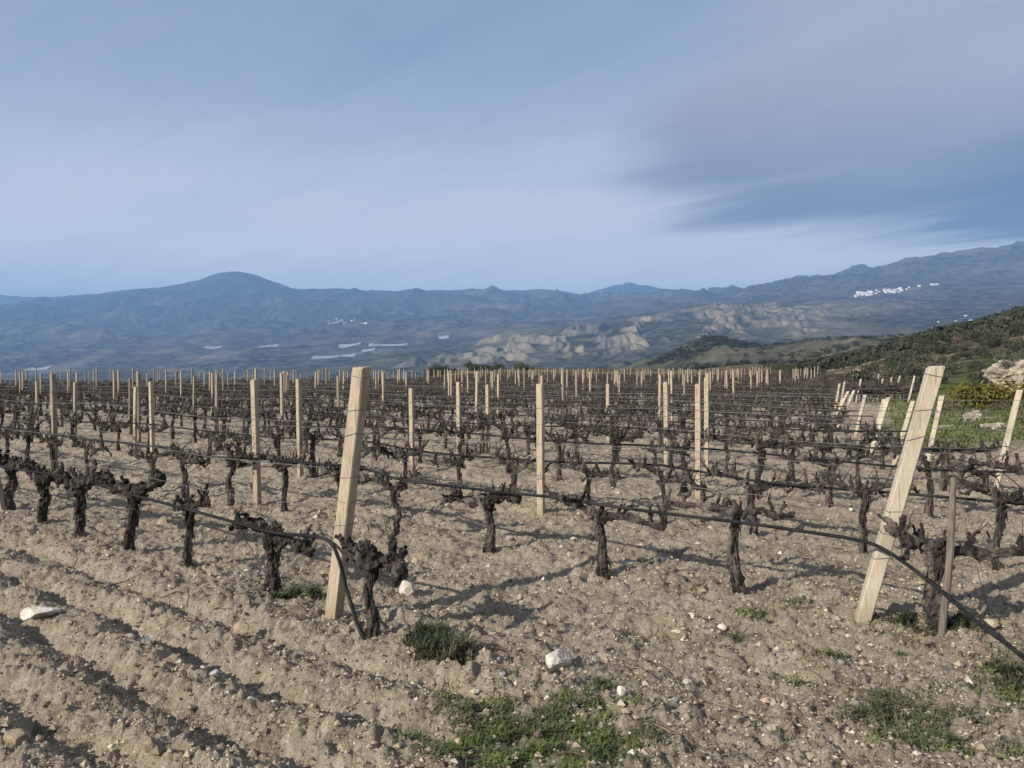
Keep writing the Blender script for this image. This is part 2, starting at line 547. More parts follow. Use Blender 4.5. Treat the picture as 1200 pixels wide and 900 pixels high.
XK = np.array([-400, 0, 250, 550, 700, 850, 950, 1000, 1100, 1200, 1500.])
TAB = [  # (distance, heights in metres) near ...
    (12, 'z', XK, [0] * 11), (25, 'z', XK, [0, 0, 0, 0, 0, 0, 0, 0, .1, .3, .8]),
    (45, 'z', XK, [0, 0, 0, 0, 0, 0, 0, 0, .05, .2, .8]), (60, 'z', XK, [0, 0, 0, 0, 0, 0, 0, .2, .7, 1.1, 2.5]),
    (75, 'z', XK, [-1.2, -1.2, -1, 0, 0, 0, .2, .7, 2.0, 3.2, 6]), (105, 'z', XK, [-5, -5, -4, 0, 0, 0, .7, 1.7, 4.7, 6.6, 11]),
    (150, 'z', XK, [-10, -10, -7, 1.3, 1.5, 1.0, 1.0, 2.2, 7.6, 10.2, 17]),
    # ... and as rows above the level line of the photograph further out
    (250, 'e', XK, [-60, -60, -55, -25, -14, -7, -3, 6, 38, 63, 110]), (400, 'e', XK, [-60, -60, -55, -35, -20, -9, 2, 14, 34, 60, 100]),
    (600, 'e', XK, [-60, -60, -50, -40, -20, -4, 12, 26, 28, 45, 80]), (800, 'e', XK, [-58, -58, -48, -35, -15, 2, 30, 36, 34, 40, 60]),
    (1300, 'e', XK, [-50, -50, -40, -25, -10, 8, 20, 22, 25, 30, 50]), (2000, 'e', XK, [-38, -38, -30, -12, 0, 14, 25, 30, 35, 40, 55]),
    (2600, 'e', XK, [-28, -28, -22, 2, 14, 32, 40, 42, 48, 55, 70]), (3500, 'e', XK, [-14, -14, -8, 22, 45, 58, 58, 58, 64, 70, 85]),
    (4300, 'e', XK, [2, 2, 6, 30, 47, 62, 66, 68, 76, 84, 100]), (5500, 'e', XK, [22, 22, 24, 40, 53, 66, 78, 88, 104, 116, 125]),
    (7000, 'e', [-400, 0, 250, 550, 700, 780, 820, 860, 880, 900, 930, 960, 1000, 1040, 1080, 1100, 1150, 1200, 1600],
     [40, 40, 44, 54, 60, 68, 74, 82, 86, 90, 98, 102, 108, 115, 120, 125, 133, 142, 150]),
    (8300, 'e', XK, [56, 57, 68, 70, 66, 73, 90, 98, 112, 124, 130]),
    (9500, 'e', [-400, 0, 60, 100, 140, 180, 215, 240, 258, 280, 300, 325, 345, 400, 440, 480, 520, 560, 600, 640, 680, 720, 760, 800, 820, 860, 900, 1000, 1600],
     [60, 66, 76, 83, 88, 93, 96, 103, 109, 111, 106, 97, 89, 90, 89, 88, 88, 89, 88, 90, 84, 76, 72, 75, 76, 74, 76, 80, 80]),
    (10600, 'e', XK, [45, 50, 74, 70, 60, 58, 70, 70, 70, 70, 70]),
    (12000, 'e', [-400, 0, 60, 100, 140, 200, 260, 640, 690, 720, 735, 760, 790, 820, 860, 1200, 1600], [78, 83, 82, 84, 81, 70, 55, 66, 86, 98, 99, 96, 90, 80, 60, 50, 50]),
    (14000, 'e', XK, [45, 45, 45, 45, 45, 45, 45, 45, 45, 45, 45]),
    (20000, 'e', XK, [20] * 11)]
TD = np.log([t[0] for t in TAB])
NU, ND = 780, 430
US = np.concatenate([np.linspace(-1.9, -.82, 50)[:-1], np.linspace(-.82, .82, NU - 98), np.linspace(.82, 1.9, 50)[1:]])
XS = US * F + 600
DS = np.exp(np.concatenate([np.linspace(math.log(30), math.log(2200), 170)[:-1], np.linspace(math.log(2200), math.log(4300), 200)[:-1],
                            np.linspace(math.log(4300), math.log(20000), 112)]))
ND = len(DS)
_rows = []
for (d, kd, xs, es) in TAB:
    v = np.interp(XS, xs, es)
    _rows.append(v if kd == 'z' else CAMZ + v * d / F)
_rows = np.array(_rows)


def interp_D(lnD):
    i = np.clip(np.searchsorted(TD, lnD) - 1, 0, len(TD) - 2)
    f = np.clip((lnD - TD[i]) / (TD[i + 1] - TD[i]), 0, 1)
    # heights over the level line scale with distance: interpolate the angle, not the height
    Dn = np.exp(TD); D = np.exp(lnD)
    e0 = (_rows[i] - CAMZ) / Dn[i][:, None]; e1 = (_rows[i + 1] - CAMZ) / Dn[i + 1][:, None]
    D0 = Dn[i]; D1 = Dn[i + 1]
    lin = _rows[i] + (_rows[i + 1] - _rows[i]) * (((D - D0) / (D1 - D0)).clip(0, 1))[:, None]
    return lin


TZ = interp_D(np.log(DS))
# a light blur takes the creases out of the interpolation (not at the crests)
for _ in range(4):
    t2 = TZ.copy(); t2[1:-1] = .25 * TZ[:-2] + .5 * TZ[1:-1] + .25 * TZ[2:]
    wgt = (1 - np.exp(-((np.log(DS) - math.log(9500)) / .06) ** 2) - np.exp(-((np.log(DS) - math.log(7000)) / .06) ** 2))[:, None]
    TZ = TZ * (1 - wgt) + t2 * wgt
DX = US[None, :] * DS[:, None]; DY = np.repeat(DS[:, None], NU, 1)
XX = np.repeat(XS[None, :], ND, 0)
# conical hill
pc = ((835 - 600) / F * 900, 900.0)
rc = np.hypot(DX - pc[0], (DY - pc[1]) * .8)
TZ = np.maximum(TZ, CAMZ + 41 * 900 / F - rc * .44 * (1 + .12 * fbm(DX / 30, DY / 30, 3, 5)) + 0 * rc - 3 * np.exp(-rc / 8) * 0) if True else TZ
# spurs and gullies
lnD = np.log(DY)
crest = 1 - .85 * np.exp(-((lnD - math.log(9500)) / .07) ** 2) * (XX < 830) - .7 * np.exp(-((lnD - math.log(12000)) / .06) ** 2) - .93 * np.exp(-((lnD - math.log(7000)) / .07) ** 2) * sstep(800, 860, XX)
ampf = sstep(math.log(1500), math.log(5000), lnD) * crest
TZ += ampf * (.0085 * DY) * ridged(DX / 1500 + .3, DY / 1500, 5, 3, .52)
TZ += sstep(math.log(4500), math.log(8000), lnD) * crest * 55 * ridged(DX / 520, DY / 1400, 4, 9)
TZ += sstep(math.log(140), math.log(500), lnD) * (1 - sstep(math.log(1500), math.log(3000), lnD)) * .011 * DY * fbm(DX / 130, DY / 130, 5, 21)
TZ += sstep(math.log(55), math.log(120), lnD) * .25 * fbm(DX / 9, DY / 9, 4, 8)


def gmask(x0, x1, d0, d1, sx=25, sd=.05):
    return sstep(x0 - sx, x0 + sx, XX) * (1 - sstep(x1 - sx, x1 + sx, XX)) * sstep(math.log(d0) - sd, math.log(d0) + sd, lnD) * (1 - sstep(math.log(d1) - sd, math.log(d1) + sd, lnD))


bad = np.clip(gmask(540, 775, 2350, 3500) + gmask(830, 965, 2400, 3900) * .85 + gmask(470, 530, 2500, 3000) * .9 + gmask(180, 330, 3000, 3400, 15) * .5
              + gmask(770, 850, 2600, 4200) * .7 + gmask(960, 1100, 3000, 4300) * .35, 0, 1)
# eroded bluffs: steps that rise steeply towards the back, fluted by narrow gullies
blob = fbm(DX / 420, DY / 420, 4, 41)
gul = ridged(DX / 36 + .5 * pn(DX / 150, DY / 150, 66), DY / 900, 2, 77, .45)
ph = (DY + 260 * fbm(DX / 430, DY / 1100, 3, 43) + 24 * gul + 30 * pn(DX / 75, DY / 400, 23)) / 165
fr = ph - np.floor(ph)
pres = sstep(-.22, .12, fbm(DX / 260 + 7 * np.floor(ph), np.floor(ph) * 3.7, 3, 19))
face = sstep(0, .36, fr) - fr
TZ += bad * pres * (36 * face + 8 * gul * sstep(0, .2, fr) * (1 - sstep(.3, .6, fr))) + bad * 10 * blob
bare = bad * pres * sstep(.0, .06, fr) * (1 - sstep(.28, .42, fr)) * sstep(-.9, .3, gul)  # last factor darkens gully bottoms, putting their shade into the colour
bare = np.clip(bare + .55 * sstep(.55, .95, fbm(DX / 700, DY / 900, 4, 55)) * sstep(math.log(1800), math.log(3000), lnD) * (1 - sstep(math.log(7500), math.log(9000), lnD)), 0, 1)
# pale cut banks on the near right hillside and beyond
nb = sstep(.42, .75, fbm(DX / 34, DY / 34, 4, 88)) * gmask(930, 1500, 75, 900, 30, .1)
bare = np.clip(bare + .9 * nb + .45 * sstep(.1, .5, fbm(DX / 14, DY / 14, 3, 71)) * (1 - sstep(math.log(150), math.log(300), lnD)), 0, 1)
farm = gmask(-600, 700, 2300, 6500, 60, .1) + .6 * gmask(900, 1600, 3500, 7000, 60, .1)
far = sstep(math.log(350), math.log(1100), lnD)
greenT = gmask(1040, 1400, 38, 75, 30, .15) * (.6 + .4 * pn(DX / 9, DY / 9, 12))


def sample_T(arr, X, Y):
    u = np.asarray(X / np.maximum(Y, 1e-6)); D = np.asarray(Y, float)
    fi = np.clip(np.interp(D, DS, np.arange(ND)), 0, ND - 1.001)
    fj = np.clip(np.interp(u, US, np.arange(NU)), 0, NU - 1.001)
    i = fi.astype(int); j = fj.astype(int); a = fi - i; b = fj - j
    return (arr[i, j] * (1 - a) * (1 - b) + arr[i + 1, j] * a * (1 - b) + arr[i, j + 1] * (1 - a) * b + arr[i + 1, j + 1] * a * b)


def grid_faces(nr, nc):
    i = np.arange(nr - 1)[:, None] * nc; j = np.arange(nc - 1)[None, :]
    return np.stack([i + j, i + j + 1, i + nc + j + 1, i + nc + j], -1).reshape(-1, 4)


TSHOW = TZ - .12 * (1 - sstep(math.log(40), math.log(60), lnD))
terrain = link('hills', mesh_from('hills', np.stack([DX, DY, TSHOW], -1).reshape(-1, 3), grid_faces(ND, NU), M_TERR, True,
                                  {'bare': bare, 'far': far, 'green': greenT, 'farm': farm}))
tag(terrain, kind='structure')


# near ground: furrows, clods, trampled headland
def ground_z(X, Y, detail=True):
    n, t = nt_of(X, Y)
    D = np.maximum(Y, 1.0)
    base = np.where(Y > 30, sample_T(TZ, X, np.maximum(Y, 30.0)), 0.0)
    base = np.where(Y <= 30, np.interp(np.minimum(Y, 30), [12, 30], [0, 1]) * sample_T(TZ, X * 30 / np.maximum(Y, 12.0), np.full_like(np.asarray(Y, float), 30.0)), base)
    warp = .07 * pn(X * .7, Y * .7, 3) + .025 * pn(X * 2.6, Y * 2.6, 4)
    ph = (n + warp - 2.52) / .44
    tri = np.abs(ph - np.floor(ph) - .5) * 2          # 1 at the furrow line, 0 on the ridge
    fur = -(.55 * sstep(.05, 1.0, tri) + .45 * tri ** 3)
    deep = (1 - sstep(-2.9, -1.3, t + .5 * pn(n * 1.3, t * .5, 6))) * (1 - sstep(2.75, 3.3, n)) * sstep(.2, .8, n)
    soft = .35 + .3 * pn(X * .4, Y * .4, 9)
    far_ = 1 - sstep(14, 30, Y)
    z = base + .115 * deep * fur +  .055 * soft * (1 - deep) * fur * far_ * sstep(3.3, 4.2, n)
    # low berm under each row
    rw = (n - 3.32) / 1.985
    berm = np.exp(-(((rw - np.round(rw)) * 1.985) / .32) ** 2) * (n > 2.6)
    z = z + .03 * berm * far_
    z = z + .05 * pn(X * .35, Y * .35, 10) * sstep(2, 4, np.abs(Y) + 2) * far_
    z = z + .032 * fbm(X * 2.1, Y * 2.1, 3, 20)
    if detail:
        am = np.clip(.5 + .9 * pn(X * 1.3, Y * 1.3, 30) + .4 * pn(X * 3.1, Y * 3.1, 31), .08, 1.3)
        c1 = cells(X * 7.5 + .3 * pn(X * 9, Y * 9, 2), Y * 7.5, 41)
        c2 = cells(X * 17, Y * 17, 43)
        c3 = cells(X * 3.6, Y * 3.6 + .3 * pn(X * 5, Y * 5, 7), 47)
        z = z + .070 * am * np.clip(.60 - c1, 0, 1) + .030 * np.clip(.55 - c2, 0, 1) + .09 * sstep(-.1, .6, pn(X * 1.1, Y * 1.1, 77)) * np.clip(.5 - c3, 0, 1)
        z = z + .017 * fbm(X * 11, Y * 11, 2, 50, .6) + .014 * pn(X * 45, Y * 45, 60) + .011 * pn(X * 90, Y * 90, 61)
    return z


GR, GC = 760, 740
gY = np.concatenate([np.linspace(-14, .8, 26), np.exp(np.linspace(math.log(.9), math.log(2.4), 40))[:-1], np.exp(np.linspace(math.log(2.4), math.log(44), GR - 65))])
gw = np.where(gY > 0, np.sqrt(gY ** 2 + 2.2 ** 2), 2.2 + np.abs(gY))
gw = np.where(gY > 4, gY + (np.sqrt(16 + 2.2 ** 2) - 4) * np.exp(-(gY - 4) / 4), gw)
gu = np.concatenate([np.linspace(-3.2, -.78, 50)[:-1], np.linspace(-.78, .78, GC - 98), np.linspace(.78, 3.2, 50)[1:]])
gX = gu[None, :] * gw[:, None]; gYY = np.repeat(gY[:, None], GC, 1)
gZ = ground_z(gX, gYY)
grn = sstep(.47, .53, gX / np.maximum(gYY, 1) + .03 * pn(gX, gYY, 4)) * sstep(14, 17, gYY) * .95
grn = np.maximum(grn, .55 * sstep(.25, .8, pn(gX * .5, gYY * .5, 91)) * sstep(1.0, 2.5, gX) * (1 - sstep(4.5, 6, gYY)))
grn = np.maximum(grn, .6 * np.exp(-((gX - .15) / .55) ** 2 - ((gYY - 3.3) / .35) ** 2))
ground = link('ground', mesh_from('ground', np.stack([gX, gYY, gZ], -1).reshape(-1, 3), grid_faces(len(gY), GC), M_SOIL, True, {'green': grn}))
tag(ground, kind='structure')


def gz1(x, y):
    return float(ground_z(np.array([x]), np.array([y]))[0])


def land(x, y):
    x = np.atleast_1d(np.asarray(x, float)); y = np.atleast_1d(np.asarray(y, float))
    return np.where(y < 43, ground_z(x, y, False), sample_T(TZ, x, y))


# ------------------------------------------------------------------ rows, ends
ROW0, RSP = 3.32, 1.985
ROWS = [ROW0 + RSP * k for k in range(46)]
# right ends of the rows (t), and the outline of the field further out
END_PT = {0: (-1.17, 5.07), 1: (2.27, 4.98), 2: (5.2, 5.4), 3: (5.7, 7.4), 4: (6.1, 9.6), 5: (6.55, 12.1), 6: (7.1, 14.4)}


def right_t(k):
    if k in END_PT: return nt_of(*END_PT[k])[1]
    n = ROWS[k]
    # the edge runs away from the viewer: X = 7.1 + .17 (Y - 14.4) and later bends out
    best = None
    for Y in np.linspace(14, 110, 500):
        X = float(np.interp(Y, [14.4, 23, 33, 45, 60, 80, 110], [7.1, 9.7, 13.8, 19.5, 27, 36, 48]))
        if nt_of(X, Y)[0] >= n:
            return nt_of(X, Y)[1]
    return nt_of(X, Y)[1]


def in_field(X, Y):
    u = X / Y; xp = u * F + 600
    dm = np.interp(xp, [-200, 0, 200, 330, 450, 560, 700, 850, 950, 1000, 1040, 1060], [52, 55, 58, 66, 92, 104, 102, 96, 84, 66, 50, 30])
    return Y < dm


def lr(v): return -abs(v)


# ------------------------------------------------------------------ posts
def box_post(h, w, lean=0.0, seed=0, chip=.006, segs=7):
    """square post with eased corners, worn top; lean (radians) about local Y, towards +X"""
    r = np.random.default_rng(seed)
    b = w * .07; q = w / 2
    ring = np.array([(-q + b, -q), (q - b, -q), (q, -q + b), (q, q - b), (q - b, q), (-q + b, q), (-q, q - b), (-q, -q + b)])
    zs = np.concatenate([np.linspace(-.14, h - .012, segs), [h - .004, h]])
    V = []
    for i, z in enumerate(zs):
        s = 1.0 if i < segs else (.965 if i == segs else .88)
        rr = ring * s + (r.random((8, 2)) - .5) * chip * (.5 if i < segs - 1 else 1.2)
        zz = np.full(8, z)
        if i >= segs - 1: zz = zz + (r.random(8) - .5) * chip * 1.6
        xx = rr[:, 0] + z * math.tan(lean)
        V.append(np.stack([xx, rr[:, 1], zz], -1))
    V = np.concatenate(V + [[(h * math.tan(lean), 0, h + .002)]])
    m = len(zs)
    i = np.arange(m - 1)[:, None] * 8; j = np.arange(8)[None, :]; k = (j + 1) % 8
    Q = np.stack([i + j, i + k, i + 8 + k, i + 8 + j], -1).reshape(-1, 4)
    T = [((m - 1) * 8 + a, (m - 1) * 8 + (a + 1) % 8, m * 8) for a in range(8)]
    return V, np.array(T), Q


def tie_mesh(w, lean, z, seed, tilt=0.0):
    """one turn of wire bound round the post, with a twisted end"""
    q = w / 2 + .002; o = z * math.tan(lean)
    c = [(-q, -q), (0, -q - .001), (q, -q), (q + .001, 0), (q, q), (0, q + .001), (-q, q), (-q - .001, 0), (-q, -q)]
    P = [(x + o, y, z + x * tilt - y * tilt * .5) for x, y in c]
    m = MB(); m.add(*tube(P, .0022, 5))
    m.add(*tube([(q + o, -q, z), (q + o + .012, -q - .012, z + .012), (q + o + .02, -q - .01, z - .012)], .0018, 4))
    return m


ROWANG = math.atan2(A[1], A[0])         # local X of posts and vines runs down the row towards the right end
GP = 'posts of the vineyard rows'
POST_CACHE = {}
post_xy = []


def post(X, Y, h, lean, label, w=.075, mat=None, rz=ROWANG, ties=(), seed=0, cross=0.0, name='vineyard_post', tiltz=.0):
    mat = mat or M_POST
    V, T, Q = box_post(h, w, lean, seed)
    if cross: V[:, 1] += V[:, 2] * math.tan(cross)
    me = mesh_from(name, V, [T, Q], mat)
    z = float(land(X, Y)[0])
    o = link(name, me, None, (X, Y, z)); o.rotation_euler = (0, 0, rz)
    tag(o, label, 'post', GP)
    for i, tz in enumerate(ties):
        m = tie_mesh(w, lean, tz, i, (.12, -.2, .05, .3)[i % 4])
        mm = m.arrays(); Vt = mm[0]
        if cross: Vt[:, 1] += Vt[:, 2] * math.tan(cross)
        link('wire_tie', mesh_from('wire_tie', Vt, mm[1], M_WIRE), o)
    post_xy.append((X, Y))
    return o


# the two end posts in front; local frame turned so that the broad lit face looks at the viewer
def px_post(xb, yb, xt, yt, label, w=.07, mat=None, ties=(.25, .55, .85, 1.15), rz=None, seed=1, lean_y=0.0):
    X, Y = px(xb, yb)
    # the top lies where the photo shows it, at the depth of the base
    h = CAMZ - (yt - HY) * (Y + lean_y) / F
    Xt = (xt - 600) / F * (Y + lean_y)
    dx, dy = Xt - X, lean_y
    rz = ROWANG if rz is None else rz
    c, s = math.cos(rz), math.sin(rz)
    lx, ly = dx * c + dy * s, -dx * s + dy * c
    return post(X, Y, h, math.atan2(lx, h), label, w, mat, rz, ties, seed, math.atan2(ly, h))


px_post(391, 726, 424, 432, 'tall pale square end post leaning right, left of centre at the front', .088, M_POST,
        (.62, .78, .93, 1.2, 1.36, 1.58), rz=-.42, seed=3, lean_y=-.14)
px_post(1010, 732, 1097, 433, 'tall pale square end post leaning steeply right on the right side of the foreground', .088, M_POSTPALE,
        (.42, .58, .72, 1.18, 1.36, 1.58), rz=-.25, seed=4, lean_y=-.12)
px_post(5, 602, -22, 490, 'pale post cut by the left picture edge in the front row of vines', .067, M_POSTGREY, (.5, .9), seed=5)
px_post(302, 592, 298, 443, 'weathered upright post just behind the front row, left of the leaning end post', .069, M_POST, (.45, .7, 1.1), seed=6, rz=-.5)
px_post(65, 552, 62, 440, 'tall post far left behind the front row, taller than the posts round it', .067, M_POSTGREY, (.5, .8, 1.2), seed=7)
px_post(634, 606, 633, 452, 'upright tan post in the middle, nearest between the two leaning end posts', .071, M_POST, (.4, .65, 1.0), seed=8, rz=-.45)
px_post(352, 564, 350, 447, 'tan upright post half hidden to the left of the leaning front end post', .067, M_POST, (.5, 1.0), seed=9)
px_post(179, 536, 177, 449, 'tan post among vines between the tall far left post and the weathered one', .067, M_POST, (.5, 1.0), seed=10)
px_post(818, 588, 818, 452, 'tan upright post, left and nearer one of the close pair right of centre', .063, M_POST, (.5, .75, 1.0), seed=11, rz=-.4)
px_post(828, 558, 828, 446, 'tan upright post, right and taller one of the close pair right of centre', .063, M_POST, (.5, .75, 1.0), seed=12, rz=-.4)
px_post(781, 550, 780, 450, 'tan upright post just left of the close pair right of centre', .067, M_POST, (.5, .75, 1.0), seed=13, rz=-.4)
px_post(483, 556, 482, 455, 'tan upright post just right of the leaning front end post', .063, M_POST, (.5, .9), seed=14, rz=-.4)
px_post(538, 540, 537, 448, 'tan upright post halfway between the leaning front end post and the middle post', .063, M_POST, (.5, .9), seed=15, rz=-.4)
px_post(572, 533, 571, 451, 'tan upright post left of the middle post and close behind its row', .059, M_POST, (.5, .9), seed=16, rz=-.4)
px_post(713, 520, 712, 449, 'tan upright post halfway between the middle post and the close pair', .063, M_POST, (.5,), seed=17, rz=-.4)
for i, (x_, yb, yt, lab) in enumerate([
        (163, 519, 435, 'tall thin post halfway between the tall far left post and the weathered one'),
        (158, 524, 452, 'short post close to the left of the tall thin one at the left'),
        (254, 514, 436, 'tall thin post left of the weathered upright post'),
        (331, 518, 437, 'tall thin post between the weathered post and the half hidden one'),
        (397, 502, 440, 'tall thin post just left of the top of the leaning front end post'),
        (558, 506, 436, 'tall thin post behind the posts halfway to the middle post'),
        (88, 512, 448, 'thin post right of the tall far left post'),
        (44, 498, 447, 'thin post left of the tall far left post'),
        (676, 490, 434, 'tall thin post behind and right of the middle post'),
        (634, 500, 441, 'thin post rising just behind the middle post')]):
    px_post(x_, yb, x_ + (-1, 1, 0, -1)[i % 4], yt, lab, .062, (M_POSTGREY, M_POST)[i % 2], (), seed=120 + i, rz=-.4)
# leaning end posts on the right edge of the field
for i, (xb, yb, xt, yt, lab) in enumerate([
        (1164, 586, 1195, 461, 'pale end post leaning right at the far right, in front of the green grass'),
        (1084, 556, 1104, 467, 'pale end post leaning right just behind the big right end post'),
        (1047, 548, 1070, 471, 'pale slanting end post left of the big right end post, nearest of its slanting bunch'),
        (1019, 537, 1041, 466, 'pale slanting end post, thickest of the bunch at the right edge of the rows'),
        (1022, 528, 1036, 468, 'pale slanting end post half hidden beside the thickest of the slanting bunch'),
        (1002, 514, 1014, 463, 'pale slanting end post standing alone in the middle of the slanting bunch'),
        (981, 502, 1001, 457, 'pale strongly slanting end post at the left of the slanting bunch'),
        (975, 498, 994, 459, 'pale strongly slanting end post, leftmost low one of the slanting bunch'),
        (978, 484, 984, 449, 'short pale slanting end post far back at the left of the slanting bunch'),
        (985, 476, 990, 447, 'thin pale slanting end post far back beside the short one of the bunch')]):
    px_post(xb, yb, xt, yt, lab, .07, M_POSTPALE, (.5, .8) if i < 5 else (), seed=30 + i)

for i, (xb, yb, xt, yt, lab) in enumerate([
        (1027, 461, 1030, 440, 'thin pale slanting post second from the left in the far slanting group'),
        (1029, 470, 1035, 444, 'thin pale slanting post third from the left in the far slanting group'),
        (1040, 466, 1045, 442, 'thin pale slanting post third from the right in the far slanting group'),
        (1047, 467, 1055, 441, 'most tilted thin pale post of the far slanting group'),
        (1064, 474, 1072, 442, 'tallest pale slanting post, rightmost of the far slanting group'),
        (1003, 472, 1009, 444, 'thin pale slanting post leftmost of the far slanting group')]):
    px_post(xb, yb, xt, yt, lab, .075, M_POSTPALE, (), seed=50 + i)

# all other posts: regular along the rows
PV = []
for v in range(7):
    hgt = (1.45, 1.40, 1.50, 1.36, 1.60, 1.47, 1.43)[v]
    Vb, Tb, Qb = box_post(hgt, .056, (0, .02, -.015, .03, 0, -.02, .01)[v], 60 + v, segs=4)
    PV.append(mesh_from('vineyard_post', Vb, [Tb, Qb], (M_POST, M_POSTGREY, M_POST, M_POSTGREY, M_POSTGREY, M_POST, M_POST)[v]))
EV = []
for v in range(3):
    Vb, Tb, Qb = box_post(1.55, .08, (.22, .30, .16)[v], 80 + v, segs=4)
    EV.append(mesh_from('vineyard_post', Vb, [Tb, Qb], M_POSTPALE))
SIDES = [(270, 'at the left'), (520, 'left of centre'), (760, 'in the centre'), (960, 'right of centre'), (2000, 'at the right')]


def side_of(X, Y):
    xp = X / Y * F + 600
    return next(s for lim, s in SIDES if xp < lim)


def place_post(me, X, Y, label, rz):
    o = link('vineyard_post', me, None, (X, Y, float(land(X, Y)[0])))
    o.rotation_euler = (0, 0, rz)
    tag(o, label, 'post', GP)
    post_xy.append((X, Y))


pr = random.Random(5)
queue = []
for k, n in enumerate(ROWS):
    tr = right_t(k)
    ph = pr.uniform(3.4, 5.2)
    t = tr
    first = True
    while t > -95:
        X, Y = n * B + t * A
        ok = Y > 0 and abs(X / Y) < .68 and in_field(X, Y)
        if ok:
            dmin = min(math.hypot(X - a, (Y - b) * .8) for a, b in post_xy)
            close = Y < 14 or (Y < 18 and X < 3)
            if not (first and Y < 50) and not close and dmin > 1.2:
                v = pr.choices(range(7), (4, 4, 3, 3, 2, 4, 4))[0]
                band = 'in the middle distance' if Y < 32 else ('in the far rows' if Y < 62 else 'in the farthest rows under the hills')
                queue.append((Y, X, v, f'slender upright post {band} {side_of(X, Y)}', ROWANG + pr.uniform(-.15, .15)))
                post_xy.append((X, Y))
        first = False
        t -= ph if t == tr else pr.uniform(4.2, 5.0) * (1.25 if Y > 55 else 1)

queue.sort()
for (Y, X, v, lab, rz) in queue[:262]:
    o = link('vineyard_post', PV[v], None, (X, Y, float(land(X, Y)[0])))
    o.rotation_euler = (0, 0, rz)
    tag(o, lab, 'post', GP)
mp = MB()
for (Y, X, v, lab, rz) in queue[262:]:
    V, T, Q = box_post(pr.uniform(1.35, 1.6), .056, pr.uniform(-.02, .03), 60 + v, segs=2)
    mp.add(V + np.array([X, Y, float(land(X, Y)[0])]), T, Q)
if mp.n:
    tag(link('far_posts', mp.mesh('far_posts', M_POSTGREY)), 'thin posts crowded along the farthest rows of the vineyard', 'posts', kind='stuff')

# ------------------------------------------------------------------ vines
def wob(r, s): return (r.random(3) - .5) * 2 * s


def spur_geo(r, base, d, length, rad, sides=6, twig=True):
    """a pruned stub with a swollen end and cut cane"""
    d = d / (np.linalg.norm(d) + 1e-9)
    p1 = base + d * length * .5 + wob(r, .012)
    p2 = base + d * length + wob(r, .018)
    P = smooth_path([base, p1, p2], 6)
    R = rad * np.array([1.3, 1.05, .9, .95, 1.1, 1.0])
    g = [tube(P, R, sides, .5, int(r.integers(1e6)))]
    for q in range(int(r.integers(2, 5))):
        c = (base, p1, p2)[int(r.integers(0, 3))] + wob(r, rad * .9)
        g.append((c + ICO_V * rad * r.uniform(.5, 1.0) * (.55 + .9 * r.random((12, 1))), ICO_F))
    if twig:
        for q in range(int(r.integers(1, 3))):
            dd = d + wob(r, .7); dd[2] = abs(dd[2]) + .25; dd /= np.linalg.norm(dd)
            L = r.uniform(.02, .06)
            g.append(tube(np.array([p2, p2 + dd * L * .5 + wob(r, .008), p2 + dd * L]), [rad * .5, rad * .5, rad * .55], 5, .3, int(r.integers(1e6))))
            if r.random() < .25: g.append(tube(np.array([p2, p2 + dd * .06 + wob(r, .01), p2 + dd * .13 + wob(r, .02)]), [.003, .0025, .002], 4, 0, 1))
    return g


